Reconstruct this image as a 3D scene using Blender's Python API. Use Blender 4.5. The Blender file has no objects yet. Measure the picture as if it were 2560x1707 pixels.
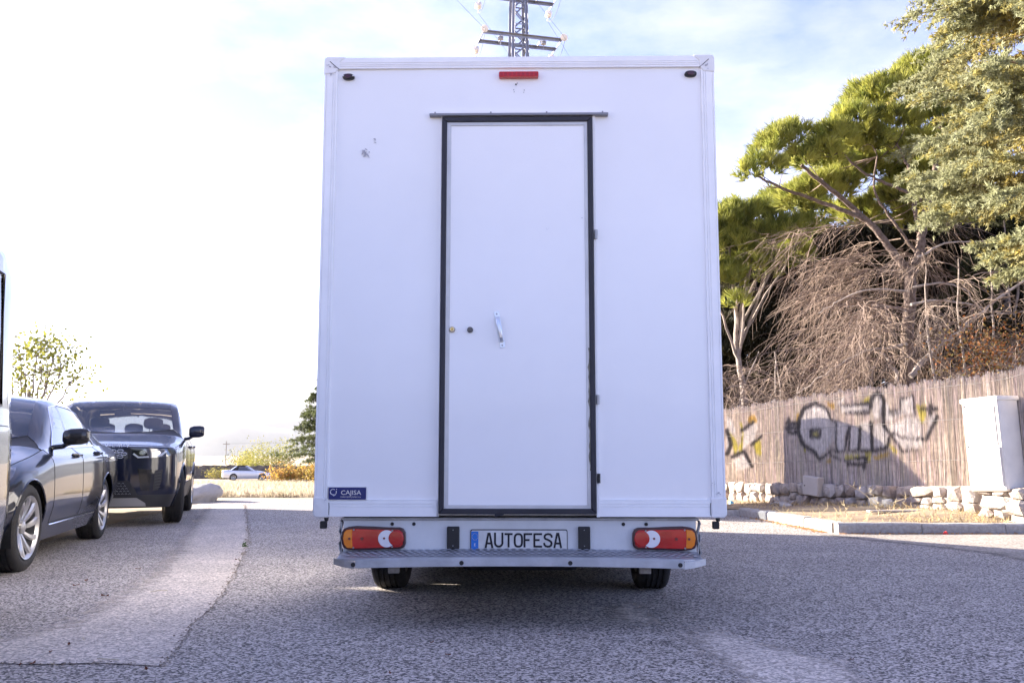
import bpy, bmesh, math, random
import numpy as np
from mathutils import Vector, Matrix
from mathutils.geometry import delaunay_2d_cdt

random.seed(7); RNG = np.random.default_rng(11)
scene = bpy.context.scene
COL = scene.collection
R = math.radians

# ------------------------------------------------------------------ camera, sky, sun, exposure
TH = R(7.03); FOC = 2300.0; EYE = 0.89
cam_d = bpy.data.cameras.new('camera'); cam = bpy.data.objects.new('camera', cam_d); COL.objects.link(cam)
cam.location = (0, 0, EYE); cam.rotation_euler = (R(90) + TH, 0, 0)
cam_d.lens = 36 * FOC / 2560; cam_d.sensor_width = 36; cam_d.clip_start = 0.05; cam_d.clip_end = 20000
scene.camera = cam
SUN_TRAVEL = Vector((3.0, -1.32, -1.0)).normalized()      # from the left, a little ahead of the camera
SUN_EL = math.asin(-SUN_TRAVEL.z)
SUN_AZ = math.atan2(-SUN_TRAVEL.x, -SUN_TRAVEL.y)         # clockwise from +Y
w = bpy.data.worlds.new('World'); scene.world = w; w.use_nodes = True
nt = w.node_tree; nt.nodes.clear()
N = nt.nodes.new
out = N('ShaderNodeOutputWorld'); bg = N('ShaderNodeBackground'); sky = N('ShaderNodeTexSky')
sky.sky_type = 'NISHITA'; sky.sun_disc = False; sky.sun_elevation = SUN_EL; sky.sun_rotation = SUN_AZ
sky.air_density = 1.0; sky.dust_density = .9; sky.ozone_density = 1.6; sky.altitude = 900
tc = N('ShaderNodeTexCoord'); mp = N('ShaderNodeMapping'); mp.inputs['Scale'].default_value = (1.0, 1.0, 2.6)
nz = N('ShaderNodeTexNoise'); nz.inputs['Scale'].default_value = 2.3; nz.inputs['Detail'].default_value = 7; nz.inputs['Roughness'].default_value = .62
rmp = N('ShaderNodeValToRGB'); rmp.color_ramp.elements[0].position = .44; rmp.color_ramp.elements[1].position = .72
rmp.color_ramp.elements[1].color = (.30, .30, .30, 1)
mx = N('ShaderNodeMixRGB'); mx.inputs['Color2'].default_value = (7.6, 7.7, 8.2, 1)
hue = N('ShaderNodeMixRGB'); hue.blend_type = 'MULTIPLY'; hue.inputs['Fac'].default_value = 1; hue.inputs['Color2'].default_value = (1.045, .915, 1.17, 1)
L = nt.links.new
L(tc.outputs['Generated'], mp.inputs['Vector']); L(mp.outputs['Vector'], nz.inputs['Vector']); L(nz.outputs['Fac'], rmp.inputs['Fac'])
L(rmp.outputs['Color'], mx.inputs['Fac']); L(sky.outputs['Color'], mx.inputs['Color1']); L(mx.outputs['Color'], hue.inputs['Color1']); L(hue.outputs['Color'], bg.inputs['Color'])
bg.inputs['Strength'].default_value = 0.062
L(bg.outputs['Background'], out.inputs['Surface'])
sun_d = bpy.data.lights.new('sun', 'SUN'); sun_d.energy = 5.0; sun_d.angle = R(.55); sun_d.color = (1.0, .90, .76)
sun = bpy.data.objects.new('sun', sun_d); COL.objects.link(sun)
sun.rotation_euler = SUN_TRAVEL.to_track_quat('-Z', 'Y').to_euler(); sun.location = (-30, 15, 14)
vs = scene.view_settings; vs.view_transform = 'Standard'; vs.look = 'None'; vs.exposure = 2.62; vs.gamma = 1; vs.use_curve_mapping = False

# ------------------------------------------------------------------ helpers
DS = 2560 / 2352                       # the zoomed view's pixels -> photograph pixels
def at(px, py, Y):
    a = (px - 1280) / FOC; b = (853.5 - py) / FOC
    dy = math.cos(TH) - b * math.sin(TH); dz = math.sin(TH) + b * math.cos(TH)
    s = Y / dy
    return Vector((a * s, Y, EYE + dz * s))
def atd(x, y, Y): return at(x * DS, y * DS, Y)
def gnd(px, py, z=0.0):
    a = (px - 1280) / FOC; b = (853.5 - py) / FOC
    dy = math.cos(TH) - b * math.sin(TH); dz = math.sin(TH) + b * math.cos(TH)
    s = (z - EYE) / dz
    return Vector((a * s, dy * s, z))
def gndd(x, y, z=0.0): return gnd(x * DS, y * DS, z)

MATS = {}
def mat(name, col, rough=.5, metal=0., var=0., vscale=4., bump=0., bscale=60., coat=0., attr=False, trans=0., spec=.5, col2=None, detail=4, ior=1.45, sss=0.):
    if name in MATS: return MATS[name]
    m = bpy.data.materials.new(name); m.use_nodes = True; MATS[name] = m
    t = m.node_tree; b = t.nodes['Principled BSDF']; n = t.nodes.new; l = t.links.new
    b.inputs['Base Color'].default_value = (*col, 1); b.inputs['Roughness'].default_value = rough; b.inputs['Metallic'].default_value = metal
    b.inputs['Coat Weight'].default_value = coat; b.inputs['Coat Roughness'].default_value = .03
    b.inputs['Transmission Weight'].default_value = trans; b.inputs['Specular IOR Level'].default_value = spec; b.inputs['IOR'].default_value = ior
    if sss: b.inputs['Subsurface Weight'].default_value = sss
    tcn = n('ShaderNodeTexCoord')
    src = None
    if attr:
        a = n('ShaderNodeAttribute'); a.attribute_name = 'Col'; src = a.outputs['Color']
    if var or col2:
        z = n('ShaderNodeTexNoise'); z.inputs['Scale'].default_value = vscale; z.inputs['Detail'].default_value = detail; z.inputs['Roughness'].default_value = .6
        l(tcn.outputs['Object'], z.inputs['Vector'])
        rp = n('ShaderNodeValToRGB'); rp.color_ramp.elements[0].position = .35; rp.color_ramp.elements[1].position = .65
        c2 = col2 or tuple(min(1, c * (1 + var)) for c in col); c1 = col if col2 else tuple(c * (1 - var) for c in col)
        if attr: c1 = (1 - var,) * 3; c2 = (1 + var,) * 3
        rp.color_ramp.elements[0].color = (*c1, 1); rp.color_ramp.elements[1].color = (*c2, 1)
        l(z.outputs['Fac'], rp.inputs['Fac'])
        if src:
            mm = n('ShaderNodeMixRGB'); mm.blend_type = 'MULTIPLY'; mm.inputs['Fac'].default_value = 1
            l(src, mm.inputs['Color1']); l(rp.outputs['Color'], mm.inputs['Color2']); src = mm.outputs['Color']
        else: src = rp.outputs['Color']
    if src: l(src, b.inputs['Base Color'])
    if bump:
        z = n('ShaderNodeTexNoise'); z.inputs['Scale'].default_value = bscale; z.inputs['Detail'].default_value = 4
        l(tcn.outputs['Object'], z.inputs['Vector'])
        bp = n('ShaderNodeBump'); bp.inputs['Strength'].default_value = bump; bp.inputs['Distance'].default_value = .02
        l(z.outputs['Fac'], bp.inputs['Height']); l(bp.outputs['Normal'], b.inputs['Normal'])
    return m

def thin_glass(name, tint, base=.06, rough=.01):
    m = bpy.data.materials.new(name); m.use_nodes = True; MATS[name] = m; t = m.node_tree; t.nodes.clear(); n = t.nodes.new; l = t.links.new
    o = n('ShaderNodeOutputMaterial'); mx_ = n('ShaderNodeMixShader'); tr = n('ShaderNodeBsdfTransparent'); gl = n('ShaderNodeBsdfGlossy'); fr = n('ShaderNodeFresnel'); fr.inputs['IOR'].default_value = 1.5
    tr.inputs['Color'].default_value = (*tint, 1); gl.inputs['Roughness'].default_value = rough; gl.inputs['Color'].default_value = (.95, .97, 1, 1)
    mr = n('ShaderNodeMath'); mr.operation = 'MULTIPLY_ADD'; mr.inputs[1].default_value = 1.25; mr.inputs[2].default_value = base; mr.use_clamp = True
    l(fr.outputs[0], mr.inputs[0]); l(mr.outputs[0], mx_.inputs[0]); l(tr.outputs[0], mx_.inputs[1]); l(gl.outputs[0], mx_.inputs[2]); l(mx_.outputs[0], o.inputs['Surface'])
    return m
def tag(o, label=None, cat=None, group=None, kind=None):
    if label: o['label'] = label
    if cat: o['category'] = cat
    if group: o['group'] = group
    if kind: o['kind'] = kind
    return o
def empty(name, loc=(0, 0, 0), rz=0., parent=None):
    o = bpy.data.objects.new(name, None); COL.objects.link(o); o.location = loc; o.rotation_euler = (0, 0, rz)
    o.empty_display_size = .1
    if parent: o.parent = parent
    return o
def link(name, me, m=None, parent=None):
    o = bpy.data.objects.new(name, me); COL.objects.link(o)
    if m: me.materials.append(m)
    if parent: o.parent = parent
    return o
def mesh_np(name, V, T, m, parent=None, colors=None, smooth=False):
    V = np.asarray(V, dtype=np.float32).reshape(-1, 3); T = np.asarray(T, dtype=np.int32)
    k = T.shape[1]
    me = bpy.data.meshes.new(name); me.vertices.add(len(V)); me.vertices.foreach_set('co', V.ravel())
    me.loops.add(T.size); me.loops.foreach_set('vertex_index', T.ravel())
    me.polygons.add(len(T)); me.polygons.foreach_set('loop_start', np.arange(0, T.size, k, dtype=np.int32))
    me.polygons.foreach_set('use_smooth', np.full(len(T), smooth))
    me.update(calc_edges=True)
    if colors is not None:
        at_ = me.color_attributes.new('Col', 'FLOAT_COLOR', 'POINT')
        c = np.ones((len(V), 4), dtype=np.float32); c[:, :3] = colors; at_.data.foreach_set('color', c.ravel())
    return link(name, me, m, parent)

class MB:
    def __init__(s): s.v = []; s.f = []
    def add(s, vs, fs):
        o = len(s.v); s.v += [tuple(p) for p in vs]; s.f += [tuple(i + o for i in f) for f in fs]; return s
    def box(s, x0, x1, y0, y1, z0, z1):
        return s.add([(x0,y0,z0),(x1,y0,z0),(x1,y1,z0),(x0,y1,z0),(x0,y0,z1),(x1,y0,z1),(x1,y1,z1),(x0,y1,z1)],
                     [(0,3,2,1),(4,5,6,7),(0,1,5,4),(1,2,6,5),(2,3,7,6),(3,0,4,7)])
    def prism(s, poly, y0, y1):            # poly in (x,z), extruded along y
        n = len(poly)
        vs = [(p[0], y0, p[1]) for p in poly] + [(p[0], y1, p[1]) for p in poly]
        return s.add(vs, [tuple(range(n)), tuple(range(2*n-1, n-1, -1))] + [(i, i+n, (i+1)%n+n, (i+1)%n) for i in range(n)])
    def loft(s, rings, closed=True, cap=True):
        n = len(rings[0]); vs = [p for r in rings for p in r]; fs = []
        for k in range(len(rings)-1):
            for i in range(n if closed else n-1):
                j = (i+1) % n; fs.append((k*n+i, k*n+j, (k+1)*n+j, (k+1)*n+i))
        if cap: fs += [tuple(range(n-1, -1, -1)), tuple(range((len(rings)-1)*n, len(rings)*n))]
        return s.add(vs, fs)
    def tube(s, pts, r, n=8, cap=True):
        pts = [Vector(p) for p in pts]; rs = r if isinstance(r, (list, tuple)) else [r]*len(pts); rings = []
        for i, p in enumerate(pts):
            d = (pts[min(i+1, len(pts)-1)] - pts[max(i-1, 0)]).normalized()
            a = Vector((0,0,1)) if abs(d.z) < .9 else Vector((1,0,0))
            u = d.cross(a).normalized(); w_ = d.cross(u)
            rings.append([p + (u*math.cos(2*math.pi*k/n) + w_*math.sin(2*math.pi*k/n))*rs[i] for k in range(n)])
        return s.loft(rings, True, cap)
    def lathe(s, prof, axis='x', c=(0,0,0), n=32, close=False):   # prof: (along, radius)
        rings = []
        for a, r in prof:
            ring = []
            for k in range(n):
                t = 2*math.pi*k/n
                if axis == 'x': q = (c[0]+a, c[1]+r*math.cos(t), c[2]+r*math.sin(t))
                elif axis == 'y': q = (c[0]+r*math.cos(t), c[1]+a, c[2]+r*math.sin(t))
                else: q = (c[0]+r*math.cos(t), c[1]+r*math.sin(t), c[2]+a)
                ring.append(q)
            rings.append(ring)
        if close: rings.append(rings[0])
        return s.loft(rings, True, not close)
    def xf(s, M): s.v = [tuple(M @ Vector(p)) for p in s.v]; return s
    def build(s, name, m, parent=None, bevel=0., seg=2, smooth=False, fix=True):
        me = bpy.data.meshes.new(name); me.from_pydata(s.v, [], s.f)
        if fix:
            bm = bmesh.new(); bm.from_mesh(me); bmesh.ops.recalc_face_normals(bm, faces=bm.faces); bm.to_mesh(me); bm.free()
        if smooth:
            for p in me.polygons: p.use_smooth = True
            try: me.set_sharp_from_angle(angle=R(40))
            except Exception: pass
        o = link(name, me, m, parent)
        if bevel:
            b = o.modifiers.new('bevel', 'BEVEL'); b.width = bevel; b.segments = seg; b.limit_method = 'ANGLE'; b.angle_limit = R(35)
        return o
def rrect(x0, x1, z0, z1, r, n=5):
    o = []
    for cx, cz, a0 in ((x1-r, z1-r, 0), (x0+r, z1-r, 90), (x0+r, z0+r, 180), (x1-r, z0+r, 270)):
        for k in range(n+1):
            a = R(a0 + 90*k/n); o.append((cx + r*math.cos(a), cz + r*math.sin(a)))
    return o
def text_obj(body, size, m, parent, M, name='lettering', depth=.001, align='CENTER', sx=1.):
    c = bpy.data.curves.new(name, 'FONT'); c.body = body; c.size = size; c.extrude = depth; c.align_x = align; c.align_y = 'CENTER'; c.resolution_u = 3
    t = bpy.data.objects.new('tmp_text', c); COL.objects.link(t)
    me = bpy.data.meshes.new_from_object(t.evaluated_get(bpy.context.evaluated_depsgraph_get()))
    bpy.data.objects.remove(t); bpy.data.curves.remove(c)
    me.transform(M @ Matrix.Diagonal((sx, 1, 1, 1))); me.name = name; me.materials.clear()
    return link(name, me, m, parent)
REAR = Matrix.Rotation(R(90), 4, 'X')          # text plane XY -> XZ, facing -Y

def inpoly(P, px, py):
    c = np.zeros(px.shape, bool); n = len(P); j = n-1
    for i in range(n):
        xi, yi = P[i]; xj, yj = P[j]
        if abs(yj-yi) > 1e-9: c ^= ((yi > py) != (yj > py)) & (px < (xj-xi)*(py-yi)/(yj-yi)+xi)
        j = i
    return c
def cdt(poly, gx, gy):
    """triangulate a polygon with a grid of inner points"""
    xs = [p[0] for p in poly]; ys = [p[1] for p in poly]; b = []
    n = len(poly)
    for i in range(n):
        (xa, ya), (xb, yb) = poly[i], poly[(i+1) % n]
        k = max(1, int(math.ceil(max(abs(xb-xa)/gx, abs(yb-ya)/gy) - 1e-6)))
        b += [(xa+(xb-xa)*q/k, ya+(yb-ya)*q/k) for q in range(k)]
    pts = list(b)
    X, Y = np.meshgrid(np.arange(min(xs)+gx*.5, max(xs), gx), np.arange(min(ys)+gy*.5, max(ys), gy)); X = X.ravel(); Y = Y.ravel()
    if len(X):
        ba = np.array(b); ok = inpoly(poly, X, Y)
        ok &= np.min(np.maximum(np.abs(X[:, None]-ba[None, :, 0])/gx, np.abs(Y[:, None]-ba[None, :, 1])/gy), axis=1) > .35
        pts += list(zip(X[ok].tolist(), Y[ok].tolist()))
    sc = gx/gy
    r = delaunay_2d_cdt([Vector((p[0], p[1]*sc)) for p in pts], [], [list(range(len(b)))], 1, 1e-6)
    return [(v.x, v.y/sc) for v in r[0]], [tuple(f) for f in r[2]]
# ------------------------------------------------------------------ the setting: ground, asphalt, verge, hills
def sstep(a, b, x):
    t = min(1, max(0, (x-a)/(b-a))); return t*t*(3-2*t)
def seg_d(px, py, a, b):
    ax, ay = a; bx, by = b; dx, dy = bx-ax, by-ay
    t = np.clip(((px-ax)*dx+(py-ay)*dy)/(dx*dx+dy*dy+1e-9), 0, 1)
    return np.hypot(px-ax-t*dx, py-ay-t*dy)
def asphalt_material(name, base, warm, speck=.55, patch=.14, gscale=105.):
    m = bpy.data.materials.new(name); m.use_nodes = True; t = m.node_tree; b = t.nodes['Principled BSDF']; n = t.nodes.new; l = t.links.new
    tcn = n('ShaderNodeTexCoord'); P = tcn.outputs['Object']
    vo = n('ShaderNodeTexVoronoi'); vo.inputs['Scale'].default_value = gscale; l(P, vo.inputs['Vector'])
    sep = n('ShaderNodeSeparateColor'); l(vo.outputs['Color'], sep.inputs['Color'])
    z1 = n('ShaderNodeTexNoise'); z1.inputs['Scale'].default_value = 1.1; z1.inputs['Detail'].default_value = 6; z1.inputs['Roughness'].default_value = .65; l(P, z1.inputs['Vector'])
    z2 = n('ShaderNodeTexNoise'); z2.inputs['Scale'].default_value = 38; z2.inputs['Detail'].default_value = 5; l(P, z2.inputs['Vector'])
    def mr(src, a, b_):
        q = n('ShaderNodeMapRange'); q.inputs['From Min'].default_value = .25; q.inputs['From Max'].default_value = .75
        q.inputs['To Min'].default_value = a; q.inputs['To Max'].default_value = b_; l(src, q.inputs['Value']); return q.outputs['Result']
    a1 = mr(sep.outputs['Red'], 1-speck, 1+speck*1.15); a2 = mr(z1.outputs['Fac'], 1-patch, 1+patch); a3 = mr(z2.outputs['Fac'], .82, 1.18)
    def mul(x, y):
        q = n('ShaderNodeMath'); q.operation = 'MULTIPLY'; l(x, q.inputs[0]); l(y, q.inputs[1]); return q.outputs[0]
    f = mul(mul(a1, a2), a3)
    mix = n('ShaderNodeMixRGB'); mix.inputs['Color1'].default_value = (*base, 1); mix.inputs['Color2'].default_value = (*warm, 1); l(z1.outputs['Fac'], mix.inputs['Fac'])
    vm = n('ShaderNodeVectorMath'); vm.operation = 'SCALE'; l(mix.outputs['Color'], vm.inputs[0]); l(f, vm.inputs['Scale'])
    l(vm.outputs['Vector'], b.inputs['Base Color']); b.inputs['Roughness'].default_value = .82; b.inputs['Specular IOR Level'].default_value = .35
    bp = n('ShaderNodeBump'); bp.inputs['Strength'].default_value = .7; bp.inputs['Distance'].default_value = .008
    ad = n('ShaderNodeMath'); ad.operation = 'ADD'; l(sep.outputs['Green'], ad.inputs[0]); l(z2.outputs['Fac'], ad.inputs[1])
    l(ad.outputs[0], bp.inputs['Height']); l(bp.outputs['Normal'], b.inputs['Normal'])
    return m
M_ASPH = asphalt_material('asphalt', (.285, .26, .240), (.335, .30, .268), .72)
M_CONC = asphalt_material('worn_concrete', (.47, .42, .375), (.54, .475, .41), .36, .2, 90)
M_GUT = asphalt_material('gutter_concrete', (.27, .245, .22), (.33, .29, .25), .3, .2, 60)
M_DIRT = mat('dry_dirt', (.33, .25, .17), .95, col2=(.44, .36, .25), vscale=.35, bump=.5, bscale=30, detail=9)
M_VERGE = mat('verge_soil', (.20, .145, .10), .95, col2=(.36, .28, .18), vscale=2.2, bump=.8, bscale=40, detail=8)

def ground_h(x, y):
    d = max(0, y - 20) + max(0, -x - 14)*.6
    return -1.45*sstep(0, 62, d) - .012
gy = [-150, -60, -20, -8, 0, 8, 14, 18, 20, 22, 25, 28, 32, 36, 41, 46, 52, 58, 65, 72, 80, 90, 110, 140, 180, 240, 330, 460, 650, 900, 1300, 1900, 2700, 3900, 5200]
gx = sorted([s*v for v in (2, 5, 9, 14, 20, 28, 40, 60, 90, 140, 220, 350, 560, 900, 1500, 2400, 3600) for s in (-1, 1)] + [0])
V = [(x, y, ground_h(x, y)) for y in gy for x in gx]; nx = len(gx)
F4 = [(j*nx+i, j*nx+i+1, (j+1)*nx+i+1, (j+1)*nx+i) for j in range(len(gy)-1) for i in range(nx-1)]
tag(mesh_np('ground', V, F4, M_DIRT, smooth=True), kind='structure')

def sheet(name, poly, z, m, jitter=0., g=.4, zf=None):
    pts = []
    n = len(poly)
    for i in range(n):
        a, b = Vector(poly[i][:2]), Vector(poly[(i+1) % n][:2]); k = max(1, int((b-a).length/.12)) if jitter else 1
        for q in range(k):
            p = a.lerp(b, q/k)
            if jitter: p += Vector((random.uniform(-1, 1), random.uniform(-1, 1)))*jitter
            pts.append((p.x, p.y))
    if zf:
        v, f = cdt(pts, g, g)
        me = bpy.data.meshes.new(name); me.from_pydata([(p[0], p[1], zf(*p)) for p in v], [], f)
    else:
        me = bpy.data.meshes.new(name); me.from_pydata([(p[0], p[1], z) for p in pts], [], [tuple(range(len(pts)))])
    bm = bmesh.new(); bm.from_mesh(me); bmesh.ops.recalc_face_normals(bm, faces=bm.faces)
    if sum(f.normal.z for f in bm.faces) < 0: bmesh.ops.reverse_faces(bm, faces=bm.faces)
    bm.to_mesh(me); bm.free()
    return tag(link(name, me, m), kind='structure')
sheet('parking_asphalt', [(-3.2, -9), (14, -9), (14, 10.7), (3.7, 10.7), (3.3, 15), (2.6, 19.2), (-2, 18.8), (-5.9, 18.4), (-5.2, 12), (-4.45, 7.5), (-3.9, 4), (-3.5, 0)], .004, M_ASPH, .03)
strip = [gnd(*p) for p in ((612, 1262), (618, 1310), (620, 1360), (592, 1420), (560, 1480), (520, 1530), (480, 1562), (452, 1610), (428, 1640), (400, 1668),
                           (250, 1660), (120, 1664), (-60, 1660), (-60, 1596), (60, 1570), (150, 1536), (250, 1486), (330, 1440), (400, 1380), (440, 1330), (475, 1290), (505, 1262))]
def worn_sheet(name, poly, z, m, hard, width):
    v, f = cdt(poly, .16, .16); ha = [(Vector(a[:2]), Vector(b[:2])) for a, b in hard]; P_ = np.array(v)
    d = np.min([seg_d(P_[:, 0], P_[:, 1], a, b) for a, b in ha], axis=0)
    o = mesh_np(name, [(p[0], p[1], z) for p in v], f, m, None, np.repeat(np.clip(d/width, 0, 1)[:, None], 3, 1)); return tag(o, kind='structure')
def wear(m):
    t = m.node_tree; n = t.nodes.new; l = t.links.new; b = t.nodes['Principled BSDF']; at_ = n('ShaderNodeAttribute'); at_.attribute_name = 'Col'; tc_ = n('ShaderNodeTexCoord')
    z = n('ShaderNodeTexNoise'); z.inputs['Scale'].default_value = 9; z.inputs['Detail'].default_value = 9; z.inputs['Roughness'].default_value = .75; l(tc_.outputs['Object'], z.inputs['Vector'])
    ad = n('ShaderNodeMath'); ad.operation = 'ADD'; l(at_.outputs['Fac'], ad.inputs[0]); l(z.outputs['Fac'], ad.inputs[1])
    mr = n('ShaderNodeMapRange'); mr.interpolation_type = 'SMOOTHSTEP'; mr.inputs['From Min'].default_value = .55; mr.inputs['From Max'].default_value = 1.05; l(ad.outputs[0], mr.inputs['Value'])
    tr = n('ShaderNodeBsdfTransparent'); mx_ = n('ShaderNodeMixShader'); l(mr.outputs[0], mx_.inputs[0]); l(tr.outputs[0], mx_.inputs[1]); l(b.outputs[0], mx_.inputs[2]); l(mx_.outputs[0], t.nodes['Material Output'].inputs['Surface'])
wear(M_CONC); wear(M_GUT)
sp = [(p.x, p.y) for p in strip]; worn_sheet('worn_concrete_strip', sp, .008, M_CONC, list(zip(sp[13:], sp[14:]))+[(sp[-1], sp[0])], .55)
gut = [gnd(*p) for p in ((2030, 1338), (2130, 1350), (2300, 1368), (2440, 1385), (2600, 1420), (2760, 1445))] + [Vector((9, 7.2, 0)), Vector((13, 7.6, 0)), Vector((13, 10.58, 0)), Vector((3.85, 10.58, 0))]
dp = [(gnd(*q_).x, gnd(*q_).y) for q_ in ((1640, 1530), (1760, 1560), (1960, 1610), (2150, 1660), (2240, 1720), (2100, 1790), (1900, 1780), (1800, 1700), (1700, 1620))]
worn_sheet('dusty_patch', dp, .008, M_CONC, list(zip(dp, dp[1:]+dp[:1])), .34)
dp = [(gnd(*q_).x, gnd(*q_).y) for q_ in ((1500, 1500), (1640, 1500), (1700, 1560), (1600, 1580), (1480, 1550))]
worn_sheet('dusty_patch', dp, .008, M_CONC, list(zip(dp, dp[1:]+dp[:1])), .4)
gp = [(p.x, p.y) for p in gut]; worn_sheet('gutter_concrete', gp, .008, M_GUT, list(zip(gp[:5], gp[1:6])), .5)

# verge behind the kerb; the wall line runs from the far left to the near right
def wall_x(y): return 9.63 - .3355*y
def verge_z(x, y):
    d = (x - wall_x(y))*.948
    slope = sstep(17, 10.8, y)*.10
    return .112 + (slope*sstep(-2.2, 0, d) + .10*sstep(0, 3, d))*sstep(10.75, 11.6, y) + .012*math.sin(3*x+1)*math.cos(2.3*y) - .07*sstep(12.6, 15.5, y)*sstep(.5, -1, d)
sheet('verge', [(3.80, 10.70), (3.62, 12.2), (3.50, 13.6), (3.05, 15.2), (2.3, 20), (1.0, 27), (22, 27), (22, 10.70)], 0, M_VERGE, 0, .45, verge_z)

# hills far across the plain, two ridges
M_HILL = mat('hill_scrub', (.085, .10, .10), .95, var=.25, vscale=.004)
def ridge(name, Y, pts, depth):
    V = []; F = []; n = 160
    xs = np.linspace(pts[0][0], pts[-1][0], n)
    zs = np.interp(xs, [p[0] for p in pts], [p[1] for p in pts])
    X = (xs - 1280)/FOC*Y
    for i in range(n):
        zt = EYE + (1137 - zs[i])/FOC*Y + 6*math.sin(i*.9)+4*math.sin(i*2.3+1) + 3*math.sin(i*.37)
        for k in range(9):
            u = k/8; prof = math.sin(math.pi*u)**.8 if 0 < u < 1 else 0
            wob = 1 + .10*math.sin(i*.5 + k*1.7)*(1 if k not in (4,) else 0)
            V.append((X[i], Y + (u-.5)*depth, -3 + (zt+3)*prof*wob if k != 4 else zt))
    for i in range(n-1):
        for k in range(8): F.append((i*9+k, (i+1)*9+k, (i+1)*9+k+1, i*9+k+1))
    return tag(mesh_np(name, V, F, M_HILL, smooth=True), kind='structure')
ridge('mountain_ridge', 3900, [(-2600, 1060), (-1200, 1015), (-400, 1000), (200, 1008), (440, 1010), (520, 1018), (640, 1009), (780, 1001), (1100, 985), (1500, 960), (2000, 985), (2600, 1000), (3600, 1010), (4600, 1060)], 900)
ridge('foothills', 2600, [(-2600, 1100), (-800, 1085), (300, 1092), (480, 1082), (600, 1070), (700, 1073), (900, 1090), (1500, 1075), (2400, 1085), (3600, 1070), (4600, 1100)], 700)

# ------------------------------------------------------------------ kerb stones
M_KERB = mat('granite_kerb', (.30, .275, .25), .85, col2=(.42, .39, .36), vscale=26, bump=.5, bscale=70, detail=8)
def kerb(name, pts, label):
    k = tag(empty(name, (pts[0][0], pts[0][1], 0)), label, 'kerb'); a0 = Vector((pts[0][0], pts[0][1], 0))
    for i in range(len(pts)-1):
        a = Vector((*pts[i][:2], 0)); b = Vector((*pts[i+1][:2], 0)); d = (b-a); n_ = max(1, round(d.length/.95)); u = d.normalized(); nrm = Vector((-u.y, u.x, 0))
        for q in range(n_):
            p = a + d*(q/n_); L_ = d.length/n_ - .008; mb = MB()
            h = .125 + random.uniform(-.008, .008); w_ = .15; ox = random.uniform(-.008, .008)
            cs = []
            for s_ in np.linspace(0, L_, 9):
                e = [(-.0+random.uniform(-.004, .004), -.05), (0.0+random.uniform(-.005, .005), h-.022+random.uniform(-.006, .004)), (.02, h+random.uniform(-.005, .003)), (w_, h+random.uniform(-.004, .004)), (w_, -.05)]
                cs.append([p - a0 + u*s_ + nrm*(t_+ox) + Vector((0, 0, z_)) for t_, z_ in e])
            mb.loft(cs); mb.build('kerb_stone', M_KERB, k)
    return k
kerb('kerb', [(3.70, 10.60), (13.2, 10.60)], 'grey granite kerb edging the dry verge, facing the road in shade')
kerb('kerb', [(3.36, 13.8), (3.52, 12.3), (3.68, 10.77)], 'sunlit granite kerb running back from the corner beside the white truck')

# ------------------------------------------------------------------ rubble wall with its stones
M_STONE = [mat('stone_a', (.33, .28, .24), .9, var=.28, vscale=9, bump=.8, bscale=26, detail=8), mat('stone_b', (.32, .28, .25), .9, var=.25, vscale=8, bump=.8, bscale=30, detail=8),
           mat('stone_c', (.27, .22, .19), .9, var=.3, vscale=11, bump=.8, bscale=24, detail=8), mat('stone_d', (.36, .325, .30), .9, var=.22, vscale=7, bump=.8, bscale=30, detail=8)]
M_MORTAR = mat('earth_mortar', (.25, .20, .155), .95, var=.3, vscale=12, bump=.9, bscale=40)
wall = tag(empty('stone_wall', (wall_x(12), 12, 0)), 'low rubble stone wall under the brushwood fence', 'wall')
W0 = Vector((wall_x(12), 12, 0)); WU = Vector((.3355, -1, 0)).normalized(); WN = Vector((-WU.y, WU.x, 0)) * -1
if WN.x > 0: WN = -WN              # towards the road
def wall_pt(s, out=0., z=0.): return WU*s + WN*out + Vector((0, 0, z))
def stone_mesh(sx, sy, sz, seed):
    rr = random.Random(seed); bm = bmesh.new()
    for k in range(17):
        a = 2*math.pi*(k*.618 % 1)+rr.uniform(-.3, .3)
        z_ = -1 + 2*(k+.5)/17; q = math.sqrt(1-z_*z_)
        p = Vector((q*math.cos(a), q*math.sin(a), z_))
        p = Vector([math.copysign(abs(c)**.55, c) for c in p])
        p *= rr.uniform(.80, 1.10)
        bm.verts.new((p.x*sx, p.y*sy, p.z*sz))
    r = bmesh.ops.convex_hull(bm, input=bm.verts)
    for v in [v for v in bm.verts if not v.link_faces]: bm.verts.remove(v)
    me = bpy.data.meshes.new('stone'); bm.to_mesh(me); bm.free(); return me
def wall_base(s): p = W0 + WU*s; return verge_z(p.x, p.y) - .03
def wall_top(s): return .475 + .012*s + .015*math.sin(s*1.7)
mb = MB(); ss = np.linspace(-12.5, 1.32, 60)
mb.loft([[wall_pt(s, .015, wall_base(s)-.1), wall_pt(s, .02, wall_top(s)-.02), wall_pt(s, -.30, wall_top(s)-.02), wall_pt(s, -.30, wall_base(s)-.1)] for s in ss])
mb.build('core', M_MORTAR, wall)
s = -5.4; si = 0
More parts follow.
